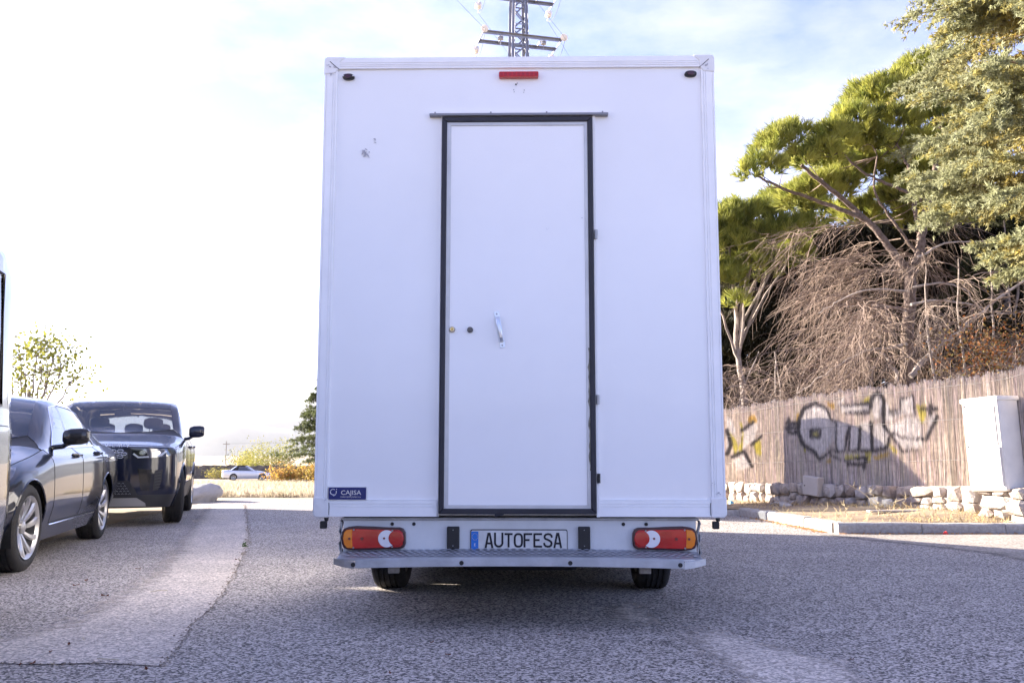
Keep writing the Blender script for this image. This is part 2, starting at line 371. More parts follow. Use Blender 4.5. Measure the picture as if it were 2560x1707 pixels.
while s < 1.3:
    big = s > -2.9
    wdt = random.uniform(.22, .44) if big else random.uniform(.17, .33)
    zb = wall_base(s) - .02; zt = wall_top(s) + random.uniform(-.02, .025)
    rows = random.choice((2, 2, 3)) if big else random.choice((2, 2, 3))
    cut = [zb + (zt-zb)*k/rows + (random.uniform(-.03, .03) if 0 < k < rows else 0) for k in range(rows+1)]
    for r_ in range(rows):
        parts = 1 if (wdt < .3 or random.random() < .45) else 2
        for q in range(parts):
            ww = wdt/parts
            hh = (cut[r_+1]-cut[r_])
            me = stone_mesh(ww*.53, random.uniform(.09, .14), hh*.54, si); me.materials.append(random.choice(M_STONE))
            o = link('stone', me, None, wall); si += 1
            o.location = wall_pt(s + ww*(q+.5), random.uniform(-.02, .03)+(.10 if s > -.6 else 0), (cut[r_]+cut[r_+1])/2)
            o.rotation_euler = (random.uniform(-.12, .12), random.uniform(-.12, .12), math.atan2(WU.y, WU.x))
    s += wdt
# pale plastered footing under the cabinet
M_RENDER = mat('pale_footing', (.36, .31, .265), .9, var=.3, vscale=4, bump=1., bscale=9, detail=9)
rf = random.Random(8); mb = MB(); rings = []
for s in np.linspace(-.62, 1.36, 40):
    b0 = wall_base(s)-.06; t0 = wall_top(s)+.012; fade = min(1, (s+.66)/.3)
    rings.append([wall_pt(s, (.05+.08*fade)+.035*(rf.random()-.5), b0+(t0-b0)*k/6 if k < 6 else t0+.014*(rf.random()-.5)) for k in range(7)] + [wall_pt(s, .02, t0+.02*(rf.random()-.5)), wall_pt(s, -.28, t0), wall_pt(s, -.28, 0)])
mb.loft(rings); mb.build('footing', M_RENDER, wall, smooth=True)

# ------------------------------------------------------------------ brushwood fence with sprayed lettering
# spray paint shapes, drawn in the coordinates of the 2167 px wide enlargement of the fence
G_FILL = [[(600,345),(680,310),(760,345),(790,420),(830,450),(840,520),(790,600),(705,690),(680,640),(610,590),(570,510),(570,410)],
          [(830,450),(905,440),(915,480),(880,560),(890,640),(840,650),(825,600)], [(930,480),(985,470),(1000,560),(985,635),(925,640)],
          [(1000,450),(1060,440),(1075,640),(1010,640)], [(860,320),(1060,310),(1060,360),(860,380)],
          [(1085,270),(1130,235),(1165,290),(1160,380),(1110,430),(1075,340)], [(1090,470),(1150,450),(1195,530),(1200,610),(1090,630)],
          [(1170,320),(1200,310),(1210,370),(1290,360),(1285,280),(1375,255),(1385,390),(1290,390),(1210,440),(1170,430)],
          [(1190,470),(1300,430),(1330,400),(1430,420),(1450,620),(1310,630),(1250,560)], [(1490,400),(1540,390),(1530,480),(1480,560)],
          [(835,300),(885,265),(890,290),(850,320)], [(50,400),(90,420),(110,520),(60,540),(80,640),(45,660)], [(150,480),(280,420),(250,560),(160,640)], [(90,680),(180,650),(220,760),(120,790)]]
G_LINE = [[(600,345),(680,308),(760,345),(790,420),(830,450)],[(600,345),(565,420),(555,500),(590,600),(680,660),(710,710),(800,640),(850,660)],
          [(830,450),(825,600),(840,655),(890,645),(915,480)],[(925,480),(920,645),(990,640),(1000,480)],[(1000,640),(1080,650),(1195,620),(1205,560)],[(1080,450),(1085,640)],
          [(1075,340),(1085,270),(1130,230),(1170,290),(1160,390)],[(860,325),(1060,310)],[(895,380),(1060,370)],[(1170,320),(1170,470),(1250,570),(1300,650),(1400,635)],
          [(1210,370),(1290,355),(1285,280),(1380,250),(1390,395)],[(1230,390),(1300,375)],[(1230,520),(1300,550),(1450,560)],[(490,415),(490,520),(560,520)],[(470,450),(560,450)],[(470,485),(540,485)],
          [(650,500),(715,497),(712,545),(650,548),(650,500)],[(890,715),(1040,695),(1035,730)],[(910,745),(1025,740),(1025,775)],[(790,680),(860,710)],
          [(1430,350),(1545,345)],[(1500,320),(1500,390)],[(1550,400),(1470,570)],[(50,500),(80,600),(50,670)],[(160,500),(240,440)],[(230,600),(300,540)],[(90,690),(170,650),(230,760)]]
G_YEL = [[(750,305),(820,310),(815,350),(790,340)],[(1010,290),(1065,255),(1070,295)],[(1395,320),(1470,320),(1470,400),(1440,460)],[(545,390),(580,365),(560,470),(540,470)],[(890,670),(1000,680),(980,710),(890,705)],
         [(1025,640),(1080,650),(1075,725),(1045,720)],[(1090,690),(1200,650),(1210,680),(1110,715)],[(1205,600),(1240,620),(1270,660),(1240,665)],[(650,515),(710,510),(700,540),(655,545)],[(755,705),(790,700),(785,740),(760,735)],[(590,610),(620,650),(600,650)],
         [(60,500),(110,560),(140,640),(100,690),(150,590),(160,520),(140,450),(155,440),(170,520),(160,640),(110,690)],[(205,400),(245,390),(270,440),(250,450),(200,445)],[(230,590),(295,570),(295,680),(260,670)]]
def graffiti(P):
    """colour and opacity of the sprayed paint at points on the fence (world coordinates -> enlargement coordinates)"""
    dx, dy, dz = P[:, 0], P[:, 1], P[:, 2]-EYE
    cz = dy*math.cos(TH)+dz*math.sin(TH); vv = -dy*math.sin(TH)+dz*math.cos(TH)
    u = ((1280+FOC*dx/cz)-1800)/.3507; v = ((853.5-FOC*vv/cz)-900)/.3507
    col = np.zeros((len(P), 3)); a = np.zeros(len(P))
    jit = RNG.normal(0, 3, (2, len(P))); u = u+jit[0]; v = v+jit[1]
    for p in G_FILL:
        m_ = inpoly(p, u, v); col[m_] = (.64, .61, .59); a[m_] = .78
    for k_, p in enumerate(G_YEL):
        m_ = inpoly(p, u, v); col[m_] = (.50, .44, .05) if k_ % 3 else (.55, .36, .04); a[m_] = .8
    for p in G_LINE:
        d = np.min([seg_d(u, v, p[i], p[i+1]) for i in range(len(p)-1)], axis=0)
        thick = 14 + 6*np.sin(u*.013)
        m_ = d < thick; k_ = np.clip((thick-d)/thick*2.2, 0, 1)*.94
        col[m_] = col[m_]*(1-k_[m_, None]) + np.array((.022, .021, .026))*k_[m_, None]; a[m_] = np.maximum(a[m_], k_[m_])
    a *= RNG.uniform(.75, 1.0, len(P))
    return col, a
fence = tag(empty('brushwood_fence', (wall_x(12), 12, 0)), 'brown brushwood screen fence on the stone wall, sprayed with grey graffiti', 'fence')
def fence_top(s):
    p = W0 + WU*s
    y = p.y; px = 1280 + FOC*p.x/y
    t = np.interp(px, [1700, 1812, 1960, 2060, 2150, 2230, 2330, 2420, 2500, 2560, 2700], [1030, 1024, 1000, 985, 972, 966, 952, 943, 930, 912, 900])
    return EYE + (1137-t)/FOC*(y)*1.012
M_BRUSH = mat('brushwood', (1, 1, 1), .9, attr=True, var=.12, vscale=14)
def twig_sheet(slist, outl, zb_f, zt_f, seg, rmin, rmax, lean=.02, WU=WU, WN=WN):
    n = len(slist); Vv = np.zeros((n, seg+1, 3, 3)); base = np.zeros((n, seg+1, 3))
    c0 = np.array((.52, .455, .40)); cols = np.zeros((n, seg+1, 3, 3))
    for i, s_ in enumerate(slist):
        zb = zb_f(s_); zt = zt_f(s_); k = np.linspace(0, 1, seg+1)
        le = random.gauss(0, lean); wob = random.uniform(-.012, .012)
        ss_ = s_ + le*k + wob*np.sin(k*random.uniform(3, 9)+random.random()*6)
        oo = outl + random.uniform(-.012, .014) + .006*np.sin(k*random.uniform(4, 10)+random.random()*6)
        r_ = random.uniform(rmin, rmax)*(1-.45*k)
        cc = W0[0]+WU[0]*0
        for q, (da, do) in enumerate(((-1, 0), (0, 1.1), (1, 0))):
            sa = ss_ + da*r_; oa = oo + do*r_
            Vv[i, :, q, 0] = WU.x*sa + WN.x*oa; Vv[i, :, q, 1] = WU.y*sa + WN.y*oa; Vv[i, :, q, 2] = zb + (zt-zb)*k
        cols[i] = c0*random.uniform(.62, 1.3)*np.array((1, random.uniform(.94, 1.04), random.uniform(.9, 1.08)))
    idx = np.arange(n*(seg+1)*3).reshape(n, seg+1, 3)
    q1 = np.stack([idx[:, :-1, 0], idx[:, :-1, 1], idx[:, 1:, 1], idx[:, 1:, 0]], -1).reshape(-1, 4)
    q2 = np.stack([idx[:, :-1, 1], idx[:, :-1, 2], idx[:, 1:, 2], idx[:, 1:, 1]], -1).reshape(-1, 4)
    return Vv.reshape(-1, 3), np.concatenate([q1, q2]), cols.reshape(-1, 3)
sl = np.sort(RNG.uniform(-6.0, 1.34, 2700)); bunch = lambda s_: .03*math.sin(s_*11)+.02*math.sin(s_*29+1)
V1, F1, C1 = twig_sheet(sl, -.11, lambda s_: wall_top(s_)-.03, lambda s_: fence_top(s_)+random.uniform(-.06, .02)+.012*math.sin(s_*40)+bunch(s_)*.5, 30, .0028, .0068)
g, a = graffiti(V1 + np.array(W0)); C1 = C1*(1-a[:, None]) + g*a[:, None]*(.75+.5*np.repeat(RNG.random(len(sl)), 93))[:, None]
tag(mesh_np('brushwood', V1, F1, M_BRUSH, fence, C1), kind='stuff')
sl2 = np.sort(RNG.uniform(-12.4, 1.34, 3200))
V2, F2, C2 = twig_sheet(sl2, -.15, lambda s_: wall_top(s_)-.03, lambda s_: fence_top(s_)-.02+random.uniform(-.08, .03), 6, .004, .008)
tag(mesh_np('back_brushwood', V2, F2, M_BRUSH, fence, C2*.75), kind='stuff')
# the same fence turns the corner out to the right
fence2 = tag(empty('brushwood_fence', (6.10, 10.86, 0)), 'plain brushwood fence on a low plastered wall running along the kerb', 'fence'); U2 = Vector((1, .012, 0)).normalized(); N2 = Vector((.012, -1, 0)).normalized()
sl3 = np.sort(RNG.uniform(.05, 9.5, 2000)); V3, F3, C3 = twig_sheet(sl3, 0., lambda s_: .46, lambda s_: 1.86+random.uniform(-.06, .03)+.02*math.sin(s_*9), 5, .004, .009, .02, U2, N2)
tag(mesh_np('brushwood', V3, F3, M_BRUSH, fence2, C3), kind='stuff')
mb = MB(); mb.loft([[U2*s_+N2*a_+Vector((0, 0, z_)) for a_, z_ in ((.10+.01*math.sin(7*s_), .0), (.08, .48), (-.2, .48), (-.2, .0))] for s_ in np.linspace(0, 9.6, 30)]); mb.build('footing', M_RENDER, fence2)
M_WIRE = mat('galvanised_wire', (.35, .34, .33), .5, .8)
for hz in (.25, .62, .93):
    mb = MB(); mb.tube([wall_pt(s_, -.092, wall_top(s_)+(fence_top(s_)-wall_top(s_))*hz) for s_ in np.linspace(-6, 1.33, 40)], .0022, 4); mb.build('wire', M_WIRE, fence)
M_POST = mat('fence_post', (.22, .19, .16), .8)
for s_ in (-11.5, -9, -6.5, -4, -1.5, .9):
    mb = MB(); mb.tube([wall_pt(s_, -.21, .05), wall_pt(s_, -.21, fence_top(s_)-.05)], .03, 8); mb.build('post', M_POST, fence)
# ------------------------------------------------------------------ vehicle bodies: a lofted skin that panels are cut from
def pchip_y(xs, ys):
    xs = np.array(xs, float); ys = np.array(ys, float); h = np.diff(xs); d = np.diff(ys)/h; m = np.zeros(len(xs))
    for i in range(1, len(xs)-1):
        if d[i-1]*d[i] > 0:
            w1 = 2*h[i]+h[i-1]; w2 = h[i]+2*h[i-1]; m[i] = (w1+w2)/(w1/d[i-1]+w2/d[i])
    m[0] = d[0]; m[-1] = d[-1]
    def f(q):
        q = np.clip(q, xs[0], xs[-1]); i = np.clip(np.searchsorted(xs, q)-1, 0, len(h)-1); t = (q-xs[i])/h[i]
        return (2*t**3-3*t**2+1)*ys[i] + (t**3-2*t**2+t)*h[i]*m[i] + (-2*t**3+3*t**2)*ys[i+1] + (t**3-t**2)*h[i]*m[i+1]
    return f
TT = np.linspace(0, 4.9, 491)
class Skin:
    """local frame: front towards -Y, left side +X. Section knots t: 0 sill, 1 widest, 2 shoulder, 3 belt or bonnet edge, 4 roof rail, 5 centre line"""
    def __init__(s, st, y0, bulge, M=None, p=2.6):
        s.p = p; ys = [q[0] for q in st]; s.M = M or Matrix.Identity(4); s.y0 = y0; s.b = bulge
        s.fx = [pchip_y(ys, [q[1+2*k] for q in st]) for k in range(5)]; s.fz = [pchip_y(ys, [q[2+2*k] for q in st]) for k in range(5)] + [pchip_y(ys, [q[11] for q in st])]
    def P(s, y, t):
        y = np.atleast_1d(np.asarray(y, float)); t = np.clip(np.atleast_1d(np.asarray(t, float)), 0, 5)
        cx = np.stack([f(y) for f in s.fx] + [np.zeros_like(y)], 1); cz = np.stack([f(y) for f in s.fz], 1)
        def ev(c, sym):
            d = np.diff(c, axis=1); m = np.zeros_like(c)
            p = d[:, :-1]*d[:, 1:]; sm = d[:, :-1]+d[:, 1:]
            m[:, 1:-1] = np.where(p > 0, 2*p/np.where(np.abs(sm) < 1e-9, 1, sm), 0); m[:, 0] = d[:, 0]; m[:, -1] = 0 if sym else d[:, -1]
            i = np.clip(np.floor(t).astype(int), 0, 4); u = t-i; r = np.arange(len(t))
            return (2*u**3-3*u**2+1)*c[r, i]+(u**3-2*u**2+u)*m[r, i]+(-2*u**3+3*u**2)*c[r, i+1]+(u**3-u**2)*m[r, i+1]
        return np.stack([ev(cx, False), y, ev(cz, True)], 1)
    def tz(s, y, z):
        zz = s.P(np.full(491, float(y)), TT)[:, 2]; return float(np.interp(z, np.maximum.accumulate(zz), TT))
    def yz(s, pts): return [(y, s.tz(y, z)) for y, z in pts]
    def arch(s, yc, zc, r, n=22):
        zs = s.P(yc, 0)[0, 2]; a0 = math.asin(min(.95, max(-.95, (zc-zs-.003)/r)))
        o = []
        for k in range(n+1):
            a = math.pi+a0 - (math.pi+2*a0)*k/n
            o.append((yc+r*math.cos(a), zc+r*math.sin(a)))
        return [(y, 0.0) if k in (0, n) else (y, s.tz(y, z)) for k, (y, z) in enumerate(o)]
    def panel(s, name, poly, m, parent, side=1, off=0., gy=.10, gt=.25, both=False):
        v, f = cdt(poly, gy, gt); a = np.array(v); P = s.P(a[:, 0], a[:, 1])
        if off:
            e = 1e-3; n = np.cross(s.P(a[:, 0]+e, a[:, 1])-P, s.P(a[:, 0], np.clip(a[:, 1]+e, 0, 5))-P + np.array((-1e-9, 0, 0)))
            n /= np.linalg.norm(n, axis=1)[:, None]+1e-12
            n *= np.where((n[:, 0]*1.0+n[:, 2]*.6) < 0, -1, 1)[:, None]; P = P+n*off
        bm = bmesh.new()
        for sd in ((1, -1) if both else (side,)):
            q = P.copy(); q[:, 0] *= sd
            vs = [bm.verts.new(s.M @ Vector(p)) for p in q]
            for t in f:
                try: bm.faces.new([vs[i] for i in t])
                except ValueError: pass
        if both: bmesh.ops.remove_doubles(bm, verts=bm.verts, dist=1e-4)
        bmesh.ops.recalc_face_normals(bm, faces=bm.faces)
        for q in bm.faces: q.smooth = True
        me = bpy.data.meshes.new(name); bm.to_mesh(me); bm.free()
        return link(name, me, m, parent)
    def line(s, name, path, r, m, parent, sides=(1, -1), off=0., n=5):
        for sd in sides:
            mb = MB(); a = np.array(path); pts = s.P(a[:, 0], a[:, 1]); pts[:, 0] = (pts[:, 0]+off)*sd
            mb.tube([s.M @ Vector(p) for p in pts], r, n); mb.build(name, m, parent, smooth=True)
    # --- front end: every height has a superelliptic plan curve from the first section to the nose
    def face(s, x, z):
        p = s.p
        if not hasattr(s, '_f'): q = s.P(np.full(301, s.y0), TT[:301]); s._f = (np.maximum.accumulate(q[:, 2]), q[:, 0])
        xs = float(np.interp(z, *s._f))
        return s.y0 - s.b*(max(0, 1-(abs(x)/xs)**p))**(1/p)
    def face_panel(s, name, poly, m, parent, off=0., g=.06, mirror=False, depth=0.):
        v, f = cdt(poly, g, g); bm = bmesh.new()
        for sd in ((1, -1) if mirror else (1,)):
            vs = [bm.verts.new(s.M @ Vector((x*sd, s.face(x, z)-off, z))) for x, z in v]
            for t in f: bm.faces.new([vs[i] for i in t])
        if depth:
            r = bmesh.ops.extrude_face_region(bm, geom=list(bm.faces)); d = s.M.to_3x3() @ Vector((0, depth, 0))
            bmesh.ops.translate(bm, verts=[q for q in r['geom'] if isinstance(q, bmesh.types.BMVert)], vec=d)
        bmesh.ops.recalc_face_normals(bm, faces=bm.faces)
        for q in bm.faces: q.smooth = not depth
        me = bpy.data.meshes.new(name); bm.to_mesh(me); bm.free()
        return link(name, me, m, parent)
    def nose(s, parent, m_low, m_up, zsplit):
        tt = np.concatenate([np.linspace(0, 3, 31)]); sec = s.P(np.full(31, s.y0), tt)
        us = np.sin(np.linspace(0, math.pi/2, 22))
        for nm, m, sel in (('bumper', m_low, sec[:, 2] <= zsplit+.03), ('front_fascia', m_up, sec[:, 2] >= zsplit)):
            sc = sec[sel]
            if len(sc) < 2: continue
            rings = []
            for x_, _, z_ in sc:
                half = [(x_*u, s.y0 - s.b*(max(0, 1-u**s.p))**(1/s.p), z_) for u in us]
                ring = [s.M @ Vector((-a, b, c)) for a, b, c in reversed(half[1:])] + [s.M @ Vector(p) for p in half]
                rings.append(ring)
            mb = MB(); mb.loft(rings, False, False); mb.build(nm, m, parent, smooth=True)
        # rounded front edge of the bonnet
        t2 = np.linspace(3, 5, 15); sec2 = s.P(np.full(15, s.y0), t2); ze = sec2[0, 2]; rings = []
        for k in range(7):
            u = k/6; ring = []
            for x_, _, z_ in sec2:
                yf = s.y0 - s.b*(max(0, 1-(abs(x_)/sec2[0, 0])**s.p))**(1/s.p)
                ring.append((x_, s.y0+(yf-s.y0)*math.sin(u*math.pi/2), z_+(ze-z_)*(1-math.cos(u*math.pi/2))))
            rings.append([s.M @ Vector(p) for p in ring] + [s.M @ Vector((-p[0], p[1], p[2])) for p in reversed(ring[:-1])])
        mb = MB(); mb.loft(rings, False, False); mb.build('bonnet_edge', m_up, parent, smooth=True)

M_TYRE = mat('tyre_rubber', (.022, .021, .021), .75, bump=.3, bscale=120, var=.2, vscale=20)
M_ALLOY = mat('alloy', (.55, .54, .53), .32, .85, var=.08, vscale=10)
M_DKPLAST = mat('dark_plastic', (.02, .02, .022), .55)
M_WELL = mat('wheel_well', (.012, .012, .012), .9)
M_GLASS = thin_glass('tinted_glass', (.50, .54, .58), .08)
M_GLASS2 = thin_glass('windscreen_glass', (.72, .77, .82), .05)
M_CHROME = mat('chrome', (.75, .75, .76), .12, 1.)
M_TRIM = mat('gloss_black_trim', (.012, .012, .014), .15, coat=.4)
M_SEAT = mat('dark_upholstery', (.035, .035, .04), .85)
M_LEATHER = mat('brown_upholstery', (.12, .085, .06), .7)
M_LENS = thin_glass('lamp_glass', (.9, .92, .95), .08)
M_REDLENS = mat('red_lens', (.50, .012, .012), .12, coat=.5)
M_AMBER = mat('amber_lens', (.75, .20, .008), .12, coat=.5)
M_WHITELENS = mat('white_lens', (.72, .72, .74), .15, coat=.5)

def wheel(parent, x, y, Rr, wd, side, spokes=10, steer=0., twist=.5, rim_r=.70, name='wheel', grooves=True):
    """outer face at |x|, axle along x; children tyre and rim"""
    w_ = empty(name, (x*side, y, Rr), 0, parent); w_.rotation_euler = (0, 0, steer)
    sd = side
    mb = MB(); h = wd; prof = [(-.02, rim_r), (-.005, rim_r+.06), (-.002, .86), (-.012, .94), (-.028, .985), (-.045, 1.0)]
    inner = [(-h+.045, 1.0), (-h+.028, .985), (-h+.012, .94), (-h+.002, .86), (-h+.005, rim_r+.06), (-h+.02, rim_r)]
    mid = []
    if grooves:
        for g_ in (.27, .42, .58, .73):
            a = -h*g_; mid += [(a+.006, 1.0), (a+.005, .975), (a-.005, .975), (a-.006, 1.0)]
    pr = [(a*sd, r*Rr) for a, r in prof+mid+inner]
    mb.lathe(pr, 'x', n=48, close=False)
    # open bore: drop the end caps
    mb.f = mb.f[:-2]
    mb.build('tyre', M_TYRE, w_, smooth=True)
    mb = MB(); rr = rim_r*Rr
    mb.lathe([(-h*.9*sd, rr*.97), (-.03*sd, rr*.90), (-.012*sd, rr*.96), (-.006*sd, rr*1.005), (-.02*sd, rr*1.0)], 'x', n=40); mb.f = mb.f[:-2]
    for k in range(spokes):
        a = 2*math.pi*k/spokes; rings = []
        for q in range(7):
            u = q/6; r_ = rr*(.16+.80*u); ang = a + twist*.22*u*u
            hw = rr*(.075+.055*u*u)*(10/spokes)**.5; dx = -.045+.025*u - .03*(1-u)**2
            c = (math.cos(ang), math.sin(ang)); tn = (-c[1], c[0])
            rings.append([(dx*sd+sx_*sd, c[0]*r_+tn[0]*hw*e, c[1]*r_+tn[1]*hw*e) for e, sx_ in ((-1, -.012), (-.6, .006), (.6, .006), (1, -.012))])
        mb.loft(rings)
    mb.lathe([(-.07*sd, rr*.20), (-.045*sd, rr*.20), (-.035*sd, rr*.12), (-.034*sd, .002)], 'x', n=18)
    mb.build('rim', M_ALLOY, w_, smooth=True)
    mb = MB(); mb.lathe([(-h*.55*sd, rr*.72), (-h*.45*sd, rr*.72), (-h*.44*sd, .01)], 'x', n=24); mb.lathe([(-h*.92*sd, rr*.98), (-h*.9*sd, rr*.98)], 'x', n=24)
    mb.build('brake_disc', mat('brake_steel', (.08, .075, .07), .5, .6), w_)
    return w_
def wheel_wells(S, parent, ys, zc, r, xo):
    for yc in ys:
        for sd in (1, -1):
            mb = MB(); arc = [(yc+r*math.cos(a), zc+r*math.sin(a)) for a in np.linspace(-.35, math.pi+.35, 20)]
            mb.loft([[S.M @ Vector((x_*sd, a, b)) for a, b in arc] for x_ in (xo, .30)], False, False)
            mb.add([S.M @ Vector((.30*sd, a, b)) for a, b in arc], [tuple(range(len(arc)))])
            mb.build('wheel_arch_liner', M_WELL, parent, fix=False)
def mirror_part(S, parent, y, z, x, m, sd, w_=.2, h=.12):
    mb = MB(); rings = []
    for u, k in ((0, .55), (.08, .85), (.3, 1), (.7, 1), (.92, .85), (1, .6)):
        cx = x+.03+w_*u; ring = []
        for a in np.linspace(0, 2*math.pi, 15)[:-1]:
            ring.append(S.M @ Vector((cx*sd, y+.045*k*math.copysign(abs(math.cos(a))**.7, math.cos(a)), z+h*.5*k*math.copysign(abs(math.sin(a))**.7, math.sin(a))+.012*u)))
        rings.append(ring)
    mb.loft(rings); mb.tube([S.M @ Vector(((x-.06)*sd, y+.02, z-h*.62)), S.M @ Vector(((x+.03)*sd, y, z-h*.55)), S.M @ Vector(((x+.09)*sd, y, z-h*.3))], .022, 8)
    o = mb.build('door_mirror', m, parent, smooth=True)
    mb = MB(); mb.box(*sorted(((x+.055)*sd, (x+.01+w_)*sd)), y+.043, y+.05, z-h*.36, z+h*.40); mb.xf(S.M); mb.build('mirror_glass', M_CHROME, o)
    return o
def handle_part(S, parent, y, t, m, sd):
    p = S.P(y, t)[0]; mb = MB()
    mb.tube([S.M @ Vector(((p[0]-.005)*sd, y-.11, p[2])), S.M @ Vector(((p[0]+.03)*sd, y-.08, p[2])), S.M @ Vector(((p[0]+.035)*sd, y, p[2]+.004)), S.M @ Vector(((p[0]+.03)*sd, y+.08, p[2])), S.M @ Vector(((p[0]-.005)*sd, y+.11, p[2]))], [.014, .017, .017, .017, .014], 8)
    return mb.build('door_handle', m, parent, smooth=True)
def seat(S, parent, x, y, zf, m, hr=True, w_=.25, back=.62):
    def pad(rings_):
        mb_ = MB(); mb_.loft([[S.M @ Vector((x+px, py, pz)) for px, pz_, py, pz in r_] for r_ in rings_]) if False else None
    mb = MB()
    for (cy, cz, hx, hy, hz, tilt) in ((y, zf, w_, .25, .07, 0), (y+.30, zf+back*.5, w_, .065, back*.5, .22)):
        b = MB(); b.box(-hx, hx, -hy, hy, -hz, hz); b.xf(Matrix.Translation((x, cy, cz)) @ Matrix.Rotation(-tilt, 4, 'X')); mb.add(b.v, b.f)
    mb.xf(S.M); o = mb.build('seat', m, parent, .05, 3)
    if hr:
        b = MB(); rings = []
        for u in np.linspace(-1, 1, 9):
            k = math.sqrt(max(0.0, 1-abs(u)**3.2))*.5+.5 if abs(u) < 1 else .5
            rings.append([S.M @ Vector((x+.14*math.copysign(abs(math.cos(a))**.6, math.cos(a))*k, y+.30+back*.22+.02+.045*math.copysign(abs(math.sin(a))**.8, math.sin(a)), zf+back+.13+.085*u)) for a in np.linspace(0, 2*math.pi, 17)[:-1]])
        b.loft(rings); 
        for e in (-.05, .05): b.tube([S.M @ Vector((x+e, y+.43, zf+back-.04)), S.M @ Vector((x+e, y+.45, zf+back+.10))], .007, 6)
        b.build('headrest', m, o, smooth=True)
    return o

def car_body(S, root, q, paint, trim=None):
    """q: key lines of the body"""
    trim = trim or M_TRIM
    y0, yc, r0, r1, yg, ye = q['y0'], q['cowl'], q['roof0'], q['roof1'], q['glass_end'], q['end']
    (yf, yr), zc, ra = q['axles'], q['zc'], q['arch']; d1, d2, d3 = q['doors']; tb = q.get('sill_t', .5)
    af = S.arch(yf, zc, ra); ar = S.arch(yr, zc, ra)
    low = q.get('lower', paint)
    for sd in (1, -1):
        S.panel('front_wing', [(y0, 0)] + af + [(d1, 0), (d1, 3), (yc-.1, 3), (y0, 3)], paint, root, sd)
        dr = [(d1, d2)] + ([(d2, d3)] if d3 else [])
        for a, b in dr:
            if b > yr-ra-.02:         # the rear door's edge follows the arch
                cut = [p for p in ar if p[0] <= b and p[1] > tb]
                a0_ = [p for p in ar if p[0] <= b and p[1] > tb]
                poly = [(a, tb), (min(a0_[0][0], b), tb)] + a0_ + [(b, 3), (a, 3)] if a0_ else [(a, tb), (b, tb), (b, 3), (a, 3)]
            else: poly = [(a, tb), (b, tb), (b, 3), (a, 3)]
            do = S.panel('door', poly, paint, root, sd)
            if sd == 1 or True: handle_part(S, do, b-.17, q.get('handle_t', 2.25), q.get('handle_m', paint), sd)
        S.panel('sill', [(d1, 0), (ar[0][0], 0)] + [p for p in ar if p[1] < tb and p[0] < yr] + [(min(p[0] for p in ar if p[1] >= tb*.8), tb), (d1, tb)], low, root, sd)
        last = d3 or d2
        arr = [p for p in ar if p[0] >= last or p[0] > yr]
        first = [p for p in ar if p[0] < last and p[1] > tb]
        st = (last, S.tz(last, zc+math.sqrt(max(1e-4, ra*ra-(last-yr)**2)))) if abs(last-yr) < ra else (last, 0)
        S.panel('rear_wing', [st] + [p for p in ar if p[0] > last+.01] + [(ye, 0), (ye, 3), (last, 3)], paint, root, sd)
        # pillars and side glass
        S.panel('front_pillar', [(yc-.06, 3.0), (yc+.26, 3.0), (yc+.30, 3.12), (r0+.12, 3.80), (r0+.12, 4.14), (r0-.02, 4.14), (yc+.12, 4.14), (yc+.05, 3.9), (yc-.06, 3.3)], paint, root, sd)
        for k, (a0, a1, b0, b1) in enumerate(q['glass']):      # a: belt y range, b: upper y range
            S.panel('side_window', [(a0, 3.05), (a1, 3.05), (b1, 3.82), (b0, 3.82)], q.get('side_glass', M_GLASS), root, sd, .0)
        for a0, a1, b0, b1 in q['pillars']: S.panel('pillar', [(a0, 3.0), (a1, 3.0), (b1, 3.84), (b0, 3.84)], q.get('pillar_m', trim), root, sd)
        S.panel('waist_strip', [(yc+.22, 2.985), (q['c0'], 2.985), (q['c0'], 3.055), (yc+.22, 3.055)], q.get('waist_m', trim), root, sd, .003)
        S.panel('roof_side', [(r0+.12, 3.80), (q['c1'], 3.80), (q['c1'], 4.14), (r0+.12, 4.14)], q.get('roof_m', paint), root, sd)
        S.panel('rear_pillar', [(q['c0'], 3.0), (ye, 3.0), (ye, 3.4), (yg+.05, 3.9), (yg, 4.14), (r1, 4.14), (q['c1'], 4.14), (q['c1'], 3.80)], q.get('rear_pillar_m', paint), root, sd)
    S.panel('bonnet', [(y0, 3), (yc-.1, 3), (yc-.12, 4), (yc-.2, 5), (y0, 5)], paint, root, both=True)
    S.panel('scuttle', [(yc-.1, 3), (yc-.06, 3.3), (yc+.05, 3.9), (yc+.12, 4.14), (yc-.06, 5), (yc-.2, 5), (yc-.12, 4)], M_DKPLAST, root, both=True, off=-.004)
    S.panel('windscreen', [(yc+.12, 4.14), (r0-.02, 4.14), (r0-.04, 5), (yc-.06, 5)], q.get('screen', M_GLASS2), root, both=True, gt=.15)
    S.panel('roof', [(r0-.02, 4.14), (r1, 4.14), (r1+.03, 5), (r0-.04, 5)], q.get('roof_m', paint), root, both=True, gt=.12)
    S.panel('rear_window', [(r1, 4.14), (yg, 4.14), (yg+.03, 5), (r1+.03, 5)], q.get('rear_glass', M_GLASS2), root, both=True, gt=.15)
    S.panel('boot_lid', [(yg, 4.14), (yg+.05, 3.9), (ye, 3.4), (ye, 5), (yg+.03, 5)], paint, root, both=True)
    # tail end
    sec = S.P(np.full(26, ye), np.linspace(0, 5, 26)); rings = []
    for u in np.linspace(0, 1, 6):
        rings.append([S.M @ Vector((x_*(1-.16*u*u), ye+q.get('tail', .10)*math.sin(u*math.pi/2), .55+(z_-.55)*(1-.10*u*u))) for x_, _, z_ in sec] + [S.M @ Vector((-x_*(1-.16*u*u), ye+q.get('tail', .10)*math.sin(u*math.pi/2), .55+(z_-.55)*(1-.10*u*u))) for x_, _, z_ in sec[-2::-1]])
